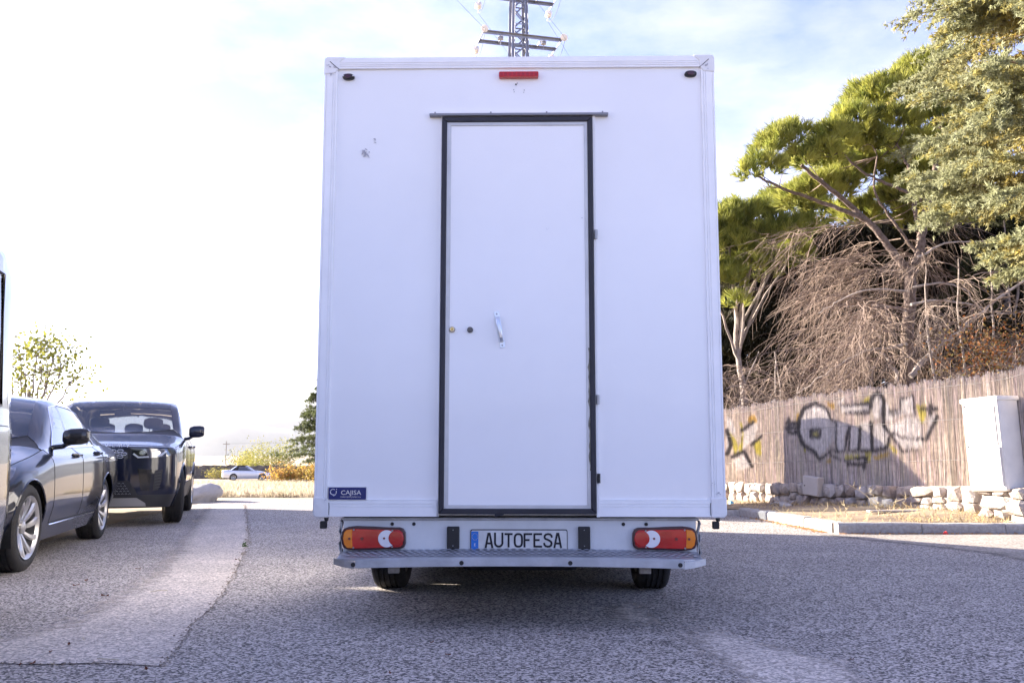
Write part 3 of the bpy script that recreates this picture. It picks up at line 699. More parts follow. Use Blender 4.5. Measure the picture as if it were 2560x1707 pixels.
    mb = MB(); mb.loft(rings, False, False); mb.add(rings[-1], [tuple(range(len(rings[-1])))]); mb.build('tail', paint, root, smooth=True)
    # floor and seams
    mb = MB(); mb.box(-.62, .62, y0-.1, ye, zc-.10, zc-.04); mb.box(-.60, .60, y0, yc+.1, zc-.04, zc+.22); mb.xf(S.M); mb.build('underbody', M_WELL, root)
    for yy in [d for d in (d1, d2, d3) if d]:
        lo = tb
        if abs(yy-yr) < ra: lo = S.tz(yy, zc+math.sqrt(ra*ra-(yy-yr)**2))
        S.line('door_seam', [(yy, t_) for t_ in np.linspace(lo, 3, 14)], .0035, M_WELL, root, off=-.001, n=4)
    S.line('sill_seam', [(y_, tb) for y_ in np.linspace(d1, yr-ra, 10)], .004, M_WELL, root, n=4)
    S.line('bonnet_seam', [(y_, 3.0) for y_ in np.linspace(y0, yc-.05, 12)], .0035, M_WELL, root, n=4)
    wheel_wells(S, root, (yf, yr), zc, ra+.005, q.get('well_x', .80))
    for yy, nm in ((yf, 'f'), (yr, 'r')):
        S.line('arch_lip', S.arch(yy, zc, ra-.006), q.get('lip', .010), q.get('lip_m', paint), root, off=-.002)
# ------------------------------------------------------------------ the white box truck
TX, TY = .038, 4.97
def rp(xd, yd, off=0.):
    v = atd(xd, yd, TY+off); return (v.x-TX, v.z)
def rpn(xn, yn, off=0.):
    v = at(xn, yn, TY+off); return (v.x-TX, v.z)
M_WHITE = mat('white_gelcoat', (.86, .86, .86), .28, var=.02, vscale=1.2, coat=.25)
M_WHITE2 = mat('white_profile', (.87, .87, .87), .38, var=.03, vscale=6)
M_CAP = mat('scuffed_corner', (.74, .73, .72), .5, col2=(.80, .80, .80), vscale=9, bump=.15, bscale=30, detail=8)
M_RUBBER = mat('black_rubber_seal', (.022, .022, .030), .55, var=.2, vscale=7)
M_ALU = mat('anodised_frame', (.55, .55, .55), .45, .35, var=.08, vscale=5)
M_STEEL = mat('galvanised_tread', (.46, .48, .52), .42, .7, var=.12, vscale=7, bump=.1, bscale=80)
M_PANEL = mat('grey_white_panel', (.66, .67, .67), .42, var=.08, vscale=3, detail=8)
M_BLACK = mat('black_moulding', (.014, .014, .016), .4)
M_GREY = mat('grey_aluminium', (.34, .34, .35), .45, .6)
M_NAVY = mat('navy_enamel', (.012, .022, .14), .3)
M_SILV = mat('silver_print', (.70, .72, .75), .3, .5)
M_PLATE = mat('plate_white', (.62, .62, .60), .4, var=.1, vscale=14, detail=7)
M_EUBLUE = mat('plate_blue', (.02, .16, .55), .4)
M_INK = mat('plate_ink', (.010, .010, .014), .45)
M_YSTAR = mat('plate_star', (.65, .52, .08), .5)
M_GRIME = mat('dark_scuff', (.10, .10, .11), .8)
HW = (rp(1667, 1187)[0]-rp(717, 1187)[0])/2; ZB = rp(1190, 1187)[1]; ZT = rp(1190, 130)[1]
print('BOX half width %.3f zb %.3f zt %.3f' % (HW, ZB, ZT), 'top half', (rp(1639, 130)[0]-rp(747, 131)[0])/2)
truck = tag(empty('box_truck', (TX, TY, 0), R(-.9)), 'white box truck with a black-edged rear door and red tail lights', 'truck')
BL = 4.45
mb = MB(); mb.box(-HW+.004, HW-.004, .05, BL, ZB, ZT-.004); mb.build('cargo_box', M_WHITE, truck, .03, 3)
# rear wall, faintly wavy
n = 44; xs = np.linspace(-HW+.03, HW-.03, n); zs = np.linspace(ZB+.02, ZT-.02, n); ph = RNG.uniform(0, 6, 8)
def wav(x, z): return .0016*(math.sin(2.3*x+ph[0]+1.2*z)+math.sin(1.7*z+ph[1])+.6*math.sin(4.1*x-2.2*z+ph[2])) + .0012*math.exp(-((x+.84)**2+(z-2.55)**2)/.004)
Vv = [(x, .014+wav(x, z), z) for z in zs for x in xs]
mesh_np('rear_wall', Vv, [(j*n+i, j*n+i+1, (j+1)*n+i+1, (j+1)*n+i) for j in range(n-1) for i in range(n-1)], M_WHITE, truck, smooth=True)
mb = MB(); mb.box(-HW+.01, HW-.01, .03, .06, ZB+.01, ZT-.01); mb.build('rear_wall_core', M_WHITE2, truck)
# edge profiles: long ribs with grooves between them
def rail(z0, z1, cuts, name):
    e = [z0]+cuts+[z1]; mb = MB()
    for a, b in zip(e[:-1], e[1:]): mb.box(-HW+.07, HW-.07, 0, .03, a+.0014, b-.0014)
    mb.box(-HW+.07, HW-.07, .004, .028, z0+.002, z1-.002)
    return mb.build(name, M_WHITE2, truck, .0012, 1)
rail(ZT-.068, ZT, [ZT-.055, ZT-.045, ZT-.034], 'top_rail')
def post(x0, x1, cuts, name):
    e = sorted([x0, x1]+cuts); mb = MB()
    for a, b in zip(e[:-1], e[1:]): mb.box(a+.0014, b-.0014, 0, .05, ZB+.06, ZT-.06)
    mb.box(e[0]+.002, e[-1]-.002, .004, .05, ZB+.06, ZT-.06)
    return mb.build(name, M_WHITE2, truck, .0015, 1)
for sd in (-1, 1): post(sd*HW, sd*(HW-.076), [sd*(HW-.062), sd*(HW-.05), sd*(HW-.012)], 'corner_post')
JX0, JX1 = rp(1004, 1150)[0], rp(1372, 1150)[0]
for a, b in ((-HW+.07, JX0-.002), (JX1+.002, HW-.07)):
    mb = MB(); e = [ZB, ZB+.052, ZB+.066, ZB+.086, ZB+.092]
    for z0, z1 in zip(e[:-1], e[1:]): mb.box(a, b, 0, .03, z0+.0014, z1-.0014)
    mb.box(a, b, .004, .028, ZB+.002, ZB+.09); mb.build('bottom_rail', M_WHITE2, truck, .0012, 1)
for sx in (-1, 1):
    for top in (0, 1):
        mb = MB(); h = .098
        if top:
            pl = [(HW+.003, ZT-.10), (HW+.003, ZT-.012), (HW-.01, ZT+.003), (HW-.115, ZT+.003), (HW-.112, ZT-.008), (HW-.085, ZT-.03), (HW-.082, ZT-.07), (HW-.06, ZT-.094)]
        else: pl = [(HW+.003, ZB+.105), (HW+.004, ZB+.012), (HW-.012, ZB-.004), (HW-.082, ZB-.004), (HW-.083, ZB+.10)]
        mb.prism([(x_*sx, z_) for x_, z_ in pl], -.004, .07); mb.build('corner_cap', M_CAP, truck, .008, 3)
        mb = MB()      # open mitre joint and scratches
        if top: mb.tube([((HW-.03)*sx, -.005, ZT-.025), ((HW-.055)*sx, -.005, ZT-.048), ((HW-.083)*sx, -.003, ZT-.072)], .0022, 5)
        else: mb.tube([((HW-.084)*sx, -.002, ZB+.01), ((HW-.085)*sx, -.002, ZB+.05), ((HW-.083)*sx, -.002, ZB+.075)], .0018, 5)
        mb.build('joint', M_GRIME, truck)
# thin white jamb strips left and right of the door
DT = rp(1190, 272)[1]; DB = rp(1190, 1180)[1]
DX0 = (rp(1018, 272)[0]+rp(1005, 1180)[0])/2; DX1 = (rp(1362, 272)[0]+rp(1367, 1180)[0])/2
for a, b in ((DX0-.006, DX0-.002), (DX1+.002, DX1+.018)):
    mb = MB(); mb.box(a, b, -.002, .03, ZB, DT+.01); mb.build('door_jamb', M_WHITE2, truck, .001, 1)
SW = .0275
door = None
mb = MB(); mb.box(DX0+SW+.026, DX1-SW-.026, -.008, .03, DB+SW+.018, DT-SW-.016)
nn = 40; xs = np.linspace(DX0+SW+.02, DX1-SW-.02, nn); zs = np.linspace(DB+SW+.012, DT-SW-.012, nn*2)
door = mesh_np('door', [(x, -.010+.0008*math.sin(5*x+2*z)+.0007*math.sin(3.1*z+1)+.0010*math.exp(-((x+.30)**2+(z-1.43)**2)/.012), z) for z in zs for x in xs],
               [(j*nn+i, j*nn+i+1, (j+1)*nn+i+1, (j+1)*nn+i) for j in range(2*nn-1) for i in range(nn-1)], M_WHITE, truck, smooth=True)
def frame4(x0, x1, z0, z1, wl, wr, wt, wb_, ya, yb, m, name, parent, bev):
    for nm, pl in (('l', [(x0, z0), (x0+wl, z0+wb_), (x0+wl, z1-wt), (x0, z1)]), ('r', [(x1, z0), (x1, z1), (x1-wr, z1-wt), (x1-wr, z0+wb_)]),
                   ('t', [(x0, z1), (x0+wl, z1-wt), (x1-wr, z1-wt), (x1, z1)]), ('b', [(x0, z0), (x1, z0), (x1-wr, z0+wb_), (x0+wl, z0+wb_)])):
        mb = MB(); mb.prism(pl, ya, yb); mb.build(name, m, parent, bev, 2)
frame4(DX0+SW, DX1-SW, DB+SW, DT-SW, .024, .020, .020, .020, -.016, .02, M_ALU, 'frame_strip', door, .002)
frame4(DX0, DX1, DB, DT, SW+.001, SW+.001, SW+.001, SW+.002, -.024, .02, M_RUBBER, 'rubber_seal', door, .006)
# the seal on the hinge side is torn in places
mb = MB(); zz = np.linspace(rp(1190, 1080)[1], rp(1190, 800)[1], 26)
pl = [(DX1-SW-.001, z) for z in zz] + [(DX1-SW-.001-abs(.006*math.sin(z*31)+.004*math.sin(z*73))-.002, z) for z in zz[::-1]]
mb.prism(pl, -.0185, -.014); mb.build('torn_seal', mat('old_sealant', (.20, .19, .15), .8, var=.5, vscale=20), door)
mb = MB(); pl = [(DX0+.30, DB-.012), (DX0+.345, DB-.006), (DX0+.35, DB+.004), (DX0+.30, DB+.004)]; mb.prism(pl, -.02, -.005); mb.build('seal_flap', M_RUBBER, door)
for yd in (540, 918, 1098):
    z = rp(1190, yd)[1]; mb = MB(); mb.tube([(DX1+.014, -.012, z-.025), (DX1+.014, -.012, z+.025)], .009, 10); mb.build('hinge', M_BLACK if yd > 1000 else M_GREY, door, smooth=True)
# pull handle, lock, latch
a = Vector((*rp(1140, 716), 0)); b = Vector((*rp(1155, 799), 0)); P0 = Vector((a.x, 0, a.y)); P1 = Vector((b.x, 0, b.y)); u = (P1-P0).normalized(); ln = (P1-P0).length
Mh = Matrix.Translation((P0+P1)/2 + Vector((0, -.011, 0))) @ Matrix.Rotation(-math.atan2(u.x, -u.z), 4, 'Y')
hd = MB(); hd.prism(rrect(-.014, .014, -ln/2, ln/2, .004, 3), -.003, .0); hd.xf(Mh)
M_HAND = mat('satin_handle', (.66, .70, .76), .3, .75)
ho = hd.build('handle', M_HAND, door, .0015)
hd = MB(); zs_ = [-ln/2+.032, -ln/2+.034, -ln/2+.05, 0, ln/2-.05, ln/2-.034, ln/2-.032]; ys_ = [-.002, -.025, -.040, -.045, -.040, -.025, -.002]
hd.loft([[(c[0], y+c[1], z) for c in ((-.011, .006), (-.011, -.004), (-.006, -.009), (.006, -.009), (.011, -.004), (.011, .006))] for y, z in zip(ys_, zs_)]); hd.xf(Mh)
hd.build('grip', M_HAND, ho, .002, 2, True)
for zz in (-ln/2+.014, ln/2-.014):
    hd = MB(); hd.lathe([(-.006, .0005), (-.006, .004), (-.003, .005)], 'y', (0, 0, zz), 10); hd.xf(Mh); hd.build('screw', M_GREY, ho)
def lock(xd, yd, m1, m2, nm):
    x, z = rp(xd, yd); mb = MB(); mb.lathe([(-.026, .001), (-.026, .0125), (-.022, .0155), (-.009, .0165)], 'y', (x, 0, z), 24); o = mb.build(nm, m1, door, smooth=True)
    mb = MB(); mb.lathe([(-.0265, .0005), (-.0275, .002), (-.027, .0085), (-.0255, .009)], 'y', (x, 0, z), 16); mb.build('cylinder', m2, o, smooth=True)
    mb = MB(); mb.prism(rrect(x-.0018, x+.0018, z-.008, z+.001, .001, 2), -.029, -.026); mb.build('keyhole', M_INK, o)
lock(1039, 757, mat('brass_collar', (.50, .42, .30), .3, .9), mat('brass', (.62, .45, .16), .25, 1.), 'lock')
lock(1080, 758, mat('dark_latch', (.09, .085, .09), .4, .6), mat('steel_latch', (.16, .15, .15), .35, .8), 'lock')
# rain gutter over the door
gx0, gx1 = rp(987, 265)[0], rp(1396, 265)[0]; gz = rp(1190, 265)[1]
mb = MB(); mb.box(gx0, gx1, -.022, .012, gz-.008, gz+.006); g_o = mb.build('rain_gutter', mat('gutter_grey', (.22, .22, .24), .4, .4), truck, .002)
mb = MB(); mb.box(gx0, gx1, -.004, .012, gz+.0075, gz+.022); mb.build('flange', M_WHITE2, g_o, .001, 1)
for k in range(4):
    x = gx0+.03+(gx1-gx0-.06)*k/3; mb = MB(); mb.lathe([(-.008, .0005), (-.007, .004), (-.004, .005)], 'y', (x, 0, gz+.016), 10); mb.build('rivet', M_GREY, g_o)
# lights high on the box
x0, z1 = rp(1146, 167); x1, z0 = rp(1237, 180)
mb = MB(); mb.prism(rrect(x0, x1, z0, z1, .008), -.018, .016); bl_ = mb.build('high_brake_light', M_REDLENS, truck, .004, 2)
mb = MB()
for k in range(9):
    x = x0+.014+(x1-x0-.028)*k/8; mb.prism(rrect(x-.008, x+.008, z0+.007, z1-.007, .002, 2), -.0195, -.017)
mb.build('lens_ribs', mat('red_lens_dark', (.36, .01, .01), .2, coat=.4), bl_)['kind'] = 'stuff'
M_DKRED = mat('dark_red_lens', (.045, .004, .008), .1, coat=.6)
for xd, yd in ((799, 174), (1585.5, 172)):
    x, z = rp(xd, yd); mb = MB(); rings = []
    for q, k in ((.016, 1), (.002, 1), (-.004, .95), (-.008, .8), (-.010, .1)):
        rings.append([(x+.034*k*math.copysign(abs(math.cos(t))**.9, math.cos(t)), q, z+.0175*k*math.copysign(abs(math.sin(t))**.9, math.sin(t))) for t in np.linspace(0, 2*math.pi, 33)[:-1]])
    mb.loft(rings); o = mb.build('marker_light', M_BLACK, truck, smooth=True)
    mb = MB(); mb.prism([(x+.019*math.cos(t)*1.0, z+.013*math.sin(t)) for t in np.linspace(0, 2*math.pi, 25)[:-1]], -.0135, -.004); mb.build('lens', M_DKRED, o, .002)
    for e in (-1, 1):
        if xd < 1000:
            mb = MB(); mb.lathe([(-.0115, .0004), (-.010, .004), (-.002, .0045)], 'y', (x+e*.028, 0, z+.002), 12); mb.build('screw', M_SILV, o)
# leftover holes and scuffs
mb = MB()
for xd, yd, r in ((1185, 193, .0045), (1180, 205, .002), (1204, 206, .0022), (1203, 211, .0018), (1181, 210, .0018), (1188, 190, .002)):
    x, z = rp(xd, yd); mb.lathe([(.0085, .0003), (.0085, r), (.012, r)], 'y', (x, 0, z), 10)
tag(mb.build('screw_holes', M_INK, truck), kind='stuff')
mb = MB(); rs = random.Random(5)
for xd, yd, n_, sp, sz in ((840, 348, 12, 7, 1.6), (862, 318, 4, 4, 1.2), (1258, 528, 3, 3, .7), (1335, 505, 2, 3, .7), (765, 1150, 2, 2, 1.1), (1648, 1130, 6, 5, 1), (1640, 1110, 3, 4, .9), (745, 1145, 5, 6, .9), (760, 150, 6, 8, 1.1), (757, 172, 4, 5, 1), (1622, 152, 6, 6, 1.1), (1370, 1090, 2, 2, 2)):
    for q in range(n_):
        x, z = rp(xd+rs.gauss(0, sp)*.7, yd+rs.gauss(0, sp)*.6); s_ = sz*.0022*rs.uniform(.5, 1.4); an = rs.uniform(0, 3.1); st_ = rs.uniform(1, 3.2)
        pl = []
        for t in range(6):
            aa = t*math.pi/3; px, pz = s_*st_*math.cos(aa)*rs.uniform(.7, 1.2), s_*math.sin(aa)*rs.uniform(.7, 1.2)
            pl.append((x+px*math.cos(an)-pz*math.sin(an), z+px*math.sin(an)+pz*math.cos(an)))
        yy = .0075 if 775 < xd < 1600 and not (1010 < xd < 1360) else (-.013 if 1010 < xd < 1360 else -.0075)
        mb.prism(pl, yy, yy+.004)
tag(mb.build('scuff_marks', mat('scuff_grey', (.46, .46, .50), .8), truck), kind='stuff')
# maker's badge
x0, z1 = rp(753, 1118); x1, z0 = rp(841, 1148)
mb = MB(); mb.prism(rrect(x0, x1, z0, z1, .002, 2), -.004, .014); bd = mb.build('badge', M_SILV, truck)
mb = MB(); mb.box(x0+.002, x1-.002, -.0055, -.003, z0+.002, z1-.002); mb.build('badge_plate', M_NAVY, bd)
cx = (x0+x1)/2; cz = (z0+z1)/2; bw = x1-x0; bh = z1-z0
text_obj('CAJISA', bh*.48, M_SILV, bd, Matrix.Translation((x0+bw*.595, -.0065, z0+bh*.555)) @ REAR, 'lettering', .0006, sx=1.10)
text_obj('CARROCERIAS JIMENEZ, S.A.', bh*.115, M_SILV, bd, Matrix.Translation((x0+bw*.585, -.0062, z0+bh*.235)) @ REAR, 'lettering', .0003, sx=1.12)
mb = MB(); c0 = (x0+bw*.13, z0+bh*.62); rr = bh*.21
mb.tube([(c0[0]+rr*math.cos(t), -.0065, c0[1]+rr*math.sin(t)) for t in np.linspace(R(55), R(310), 22)], [.0022]*18+[.002, .0016, .001, .0006], 6)
mb.tube([(x0+bw*.215, -.0065, z0+bh*.70), (x0+bw*.212, -.0065, z0+bh*.52), (x0+bw*.19, -.0065, z0+bh*.40), (x0+bw*.145, -.0065, z0+bh*.33), (x0+bw*.13, -.0065, z0+bh*.37)], .002, 6)
mb.lathe([(-.0075, .0003), (-.007, .0024), (-.0055, .0026)], 'y', (x0+bw*.218, 0, z0+bh*.83), 12); mb.build('emblem', M_SILV, bd)
mb = MB()
for ex in (x0+.0035, x1-.0035):
    for ez in (z0+.0035, z1-.0035): mb.lathe([(-.0075, .0003), (-.007, .002), (-.0055, .003)], 'y', (ex, 0, ez), 10)
tag(mb.build('rivets', M_GREY, bd), kind='stuff')

# lower rear panel
PY = .045
lx0 = rp(781, 1230, PY)[0]; lx1 = rp(1604, 1230, PY)[0]; LZ = rp(1190, 1272, PY)[1]
mb = MB(); mb.box(lx0+.015, lx1-.015, PY, PY+.02, LZ-.03, ZB-.018); lp = mb.build('rear_panel', M_PANEL, truck, .002)
mb = MB(); mb.box(lx0, lx1, PY-.014, PY+.03, ZB-.020, ZB-.006); mb.build('panel_lip', mat('grimy_lip', (.38, .37, .36), .6, var=.25, vscale=6), lp, .006, 2)
for sd, xx in ((-1, lx0), (1, lx1)):
    mb = MB(); rings = []
    for k, z in enumerate(np.linspace(ZB-.02, LZ-.02, 14)):
        o_ = .005*math.sin(k*1.3)+.003*math.sin(k*2.9); rings.append([(xx+o_, PY-.004, z), (xx+sd*.006+o_, PY-.004, z), (xx+sd*.006+o_, PY+.05, z), (xx+o_, PY+.05, z)])
    mb.loft(rings); mb.build('panel_edge', M_GREY, lp)
    mb = MB(); mb.box(xx+(.004 if sd < 0 else -.006), xx+(.006 if sd < 0 else -.004), PY-.003, PY+.002, LZ, ZB-.03); mb.build('edge_strip', M_WHITE2, lp)
for xd, yd in ((900, 1203), (950, 1203), (1431, 1203), (1483, 1203), (899, 1274), (949, 1273), (1433, 1271), (1483, 1273)):
    x, z = rp(xd*1.0, yd, PY); mb = MB()
    mb.lathe([(-.004, .0055), (-.006, .0075), (-.004, .0095), (-.001, .0095)], 'y', (x, PY, z), 16); mb.f = mb.f[:-2] ; mb.lathe([(-.004, .0004), (-.004, .0054), (0, .0054)], 'y', (x, PY, z), 12)
    mb.build('bolt', M_BLACK if yd < 1250 else M_GREY, lp, smooth=True)
# tail lights
Z3 = .1913
def tl(pts, sd):
    o = []
    for a, b in pts:
        x, z = rpn(770+a*Z3, 1180+b*Z3, PY-.03); xc = rp(1191.5, 1230, PY-.03)[0]
        o.append((x if sd < 0 else 2*xc-x, z))
    return o
OUT = [(425,860),(438,780),(465,738),(520,716),(620,705),(800,710),(1050,722),(1190,722),(1245,742),(1270,795),(1272,930),(1252,982),(1200,1003),(1050,1005),(800,1015),(620,1022),(510,1012),(455,990),(432,930)]
LENS = [(452,865),(466,785),(500,752),(600,740),(1000,752),(1195,755),(1236,790),(1238,945),(1200,976),(1000,985),(600,996),(505,990),(468,950)]
M_HOUS = mat('tail_lamp_housing', (.045, .008, .012), .35, coat=.3)
M_RED2 = mat('red_lens_deep', (.42, .008, .008), .1, coat=.6)
for sd in (-1, 1):
    mb = MB(); mb.prism(tl(OUT, sd), PY-.035, PY); h = mb.build('tail_light', M_HOUS, truck, .006, 3)
    mb = MB(); mb.prism(tl(LENS, sd), PY-.040, PY-.034); mb.build('brake_lens', M_REDLENS, h, .003, 2)
    mb = MB(); mb.prism(tl([(454,865),(468,787),(502,754),(578,744),(572,865),(580,992),(506,988),(470,948)], sd), PY-.043, PY-.036); mb.build('indicator_lens', M_AMBER, h, .003, 2)
    mb = MB()
    for k in range(11):
        x = 760+k*15; mb.prism(tl([(x, 775), (x+7, 775), (x+7, 960), (x, 960)], sd), PY-.0425, PY-.038)
    tag(mb.build('reflector_ribs', M_REDLENS, h), kind='stuff')
    circ = lambda cx_, cy_, r_, n_=30: [(cx_+r_*math.cos(t), cy_+r_*math.sin(t)) for t in np.linspace(0, 2*math.pi, n_+1)[:-1]]
    mb = MB(); mb.prism(tl(circ(1028, 868, 113), sd), PY-.044, PY-.037); mb.build('reversing_lens', M_WHITELENS, h, .002, 2)
    mb = MB(); mb.prism(tl(circ(1152, 862, 101), sd), PY-.047, PY-.037); mb.build('fog_lens', M_RED2, h, .004, 2)
    for cx_, cy_, r_ in ((540, 868, 17), (705, 868, 20), (995, 862, 15)):
        mb = MB(); mb.prism(tl(circ(cx_, cy_, r_, 14), sd), PY-.0455, PY-.042); mb.build('bulb', mat('bulb_dark_red', (.16, .03, .02), .5), h)  # dark red discs marking the bulbs
    for cx_, cy_ in ((598, 750), (1103, 762), (592, 986), (1100, 972)):
        mb = MB(); mb.prism(tl(circ(cx_, cy_, 11, 10), sd), PY-.0480, PY-.038); mb.build('screw', M_GREY, h)
for xa, xb in ((1027, 1055), (1327, 1355)):
    x0, z1 = rp(xa, 1208, PY); x1, z0 = rp(xb, 1260, PY); mb = MB(); mb.prism(rrect(x0, x1, z0, z1, .006), PY-.028, PY); o = mb.build('lamp_cover', M_BLACK, truck, .007, 3)
    for zz in (z0+.018, z1-.018):
        mb = MB(); mb.lathe([(-.0305, .0004), (-.030, .0025), (-.027, .003)], 'y', ((x0+x1)/2, PY, zz), 10); mb.build('screw', M_GREY, o)
# number plate
NY = PY-.006; Z4 = .19558
def np_(a, b): return rpn(1060+a*Z4, 1260+b*Z4, NY)
xa, zb_ = np_(590, 606); xb, zt_ = np_(1832, 320)
mb = MB(); mb.prism(rrect(xa, xb, zb_-.004, zt_, .010), NY-.004, NY+.008); pf = mb.build('number_plate', M_BLACK, truck, .002)
xa, zb_ = np_(600, 592); xb, zt_ = np_(1822, 332)
mb = MB(); mb.prism(rrect(xa, xb, zb_, zt_, .008), NY-.0065, NY-.003); mb.build('plate_face', M_PLATE, pf)
x0, z1 = np_(603, 345); x1, z0 = np_(694, 585); mb = MB(); mb.box(x0, x1, NY-.0075, NY-.006, z0, z1); mb.build('blue_band', M_EUBLUE, pf)
mb = MB()
for k in range(12):
    a_ = 2*math.pi*k/12; x, z = np_(650+36*math.cos(a_), 413+42*math.sin(a_)); mb.prism([(x+.0016*math.cos(t), z+.0016*math.sin(t)) for t in np.linspace(0, 2*math.pi, 6)[:-1]], NY-.0082, NY-.007)
tag(mb.build('stars', M_YSTAR, pf), kind='stuff')
GL = {'A': [[(.0, 0), (.40, .97), (.60, .97), (1, 0)], [(.2, .28), (.8, .28)]], 'T': [[(0, .94), (1, .94)], [(.5, 0), (.5, .9)]],
      'U': [[(.1, 1), (.1, .32)] + [(.5-.40*math.cos(t), .32-.26*math.sin(t)) for t in np.linspace(.2, math.pi-.2, 9)] + [(.9, .32), (.9, 1)]],
      'O': [[(.5+.40*math.copysign(abs(math.cos(t))**.75, math.cos(t)), .5+.44*math.copysign(abs(math.sin(t))**.6, math.sin(t))) for t in np.linspace(0, 2*math.pi, 33)]],
      'F': [[(.12, 0), (.12, 1)], [(.12, .94), (1, .94)], [(.12, .52), (.70, .52)]], 'E': [[(.12, 0), (.12, 1)], [(.12, .94), (1, .94)], [(.12, .52), (.72, .52)], [(.12, .06), (1, .06)]],
      'S': [[(.93, .74), (.88, .84), (.75, .92), (.52, .945), (.28, .91), (.15, .82), (.13, .70), (.22, .61), (.45, .55), (.68, .48), (.86, .38), (.90, .27), (.84, .15), (.68, .07), (.48, .055), (.26, .09), (.12, .19), (.09, .28)]]}
def glyph(ch, xa, xb, ya, yb, mp_, wdt, yy, m, parent):
    mb = MB()
    for st_ in GL[ch]:
        P_ = [Vector(mp_(xa+(xb-xa)*a, yb+(ya-yb)*b)) for a, b in st_]
        for i in range(len(P_)-1):
            d = P_[i+1]-P_[i]; e = d.normalized()*(wdt*.32 if len(P_) > 3 else 0); nrm = Vector((-d.y, d.x)).normalized()*wdt/2
            q = [P_[i]-e+nrm, P_[i]-e-nrm, P_[i+1]+e-nrm, P_[i+1]+e+nrm]; mb.prism([(v.x, v.y) for v in q], yy+.0001*i*.02, yy+.002)
    return mb.build('character', m, parent)
for ch, xa, xb in zip('AUTOFESA', (788, 895, 1028, 1147, 1270, 1396, 1524, 1665), (872, 1013, 1132, 1263, 1382, 1508, 1640, 1749)):
    glyph(ch, xa, xb, 368, 548, np_, .0105, NY-.0085, M_INK, pf)
text_obj('E', .020, M_WHITELENS, pf, Matrix.Translation((np_(649, 517)[0], NY-.0083, np_(649, 517)[1])) @ REAR, 'character', .0003)

# tread step
stp = empty('step_bumper', (0, 0, 0), 0, truck); SX = (lx1-lx0)/2; XC = (lx0+lx1)/2
zf_ = rp(1190, 1283, -.16)[1]; zk = rp(1190, 1264, .03)[1]; zlow = rp(1190, 1304, -.165)[1]
bend = lambda x: .014*(1-((x-XC)/.95)**2)-.006
mb = MB(); xs = np.linspace(XC-SX+.012, XC+SX-.012, 41)
def srow(x):
    e = max(0, (abs(x-XC)-.84)/.12); yf = -.160+.055*min(1.2, e)
    return yf
mb.loft([[(x, .045, zk+bend(x)), (x, srow(x)+.01, zf_+bend(x)+.004), (x, srow(x), zf_+bend(x)), (x, srow(x), zf_+bend(x)-.008), (x, .045, zk+bend(x)-.01)] for x in xs])
mb.build('tread', M_STEEL, stp)
mb = MB(); xs = np.linspace(XC-.84, XC+.84, 33)
mb.loft([[(x, -.168, zf_-.004+bend(x)), (x, -.168, zlow+bend(x)), (x, -.10, zlow+bend(x)-.002), (x, -.10, zlow+bend(x)+.003), (x, -.163, zlow+bend(x)+.005), (x, -.163, zf_-.006+bend(x))] for x in xs])
mb.build('front_lip', M_STEEL, stp, .002, 2)
for sd in (-1, 1):
    mb = MB(); mb.loft([[(XC+sd*a, y_, zf_-.006+bend(XC+.9)+dz), (XC+sd*a, y_, zlow+bend(XC+.9)+dz2), (XC+sd*a+.004*sd, y_+.01, zlow+bend(XC+.9)+dz2), (XC+sd*a+.004*sd, y_+.01, zf_-.006+bend(XC+.9)+dz)] for a, y_, dz, dz2 in ((.842, -.167, -.004, -.002), (.90, -.148, .0, .004), (.962, -.108, .008, .014))])
    mb.build('end_piece', M_STEEL, stp, .001)
mb = MB()      # raised lozenges of the tread plate
for r_ in range(5):
    for c_ in range(48):
        x = XC-.92+1.84*(c_+.5*(r_ % 2)+.25)/48; y = -.125+.036*r_; k = (y+.16)/.205; z = zf_+(zk-zf_)*k+bend(x)+.0045
        if y < srow(x)+.03: continue
        mb.add([(x-.0165, y, z), (x-.008, y-.0125, z), (x+.008, y-.0125, z), (x+.0165, y, z), (x+.008, y+.0125, z), (x-.008, y+.0125, z), (x-.007, y-.009, z+.003), (x+.007, y-.009, z+.003), (x+.007, y+.007, z+.003), (x-.007, y+.007, z+.003)],
               [(1, 2, 7, 6), (2, 3, 7), (3, 8, 7), (3, 4, 8), (4, 5, 9, 8), (5, 0, 9), (0, 6, 9), (0, 1, 6), (6, 7, 8, 9)])
tag(mb.build('tread_pattern', M_STEEL, stp), kind='stuff')
for xd in (811, 1061, 1311, 1563):
    x, z = rp(xd, 1297, -.168); z = (zf_+zlow)/2+bend(x)-.004; mb = MB(); mb.lathe([(-.171, .0004), (-.172, .009), (-.170, .0115), (-.166, .012)], 'y', (x, 0, z), 18); mb.build('parking_sensor', M_BLACK, stp, smooth=True)
for xd in (905, 1480):
    x, z = rp(xd, 1313, .0); mb = MB(); mb.box(x-.03, x+.03, -.03, .0, zlow-.045, zlow-.002); mb.build('mounting_bracket', mat('dirty_bracket', (.30, .28, .26), .6, .3, var=.3, vscale=20), stp, .003)
# lashing hooks at the lower corners
for sd in (-1, 1):
    x = sd*(HW-.055); mb = MB(); mb.tube([(x+.012, .02, ZB), (x+.012, .02, ZB-.02), (x+.004, .02, ZB-.03)], .013, 8); mb.prism(rrect(x-.018, x+.016, ZB-.062, ZB-.022, .005, 3), .0, .03)
    mb.build('lashing_hook', M_BLACK, truck, .003)
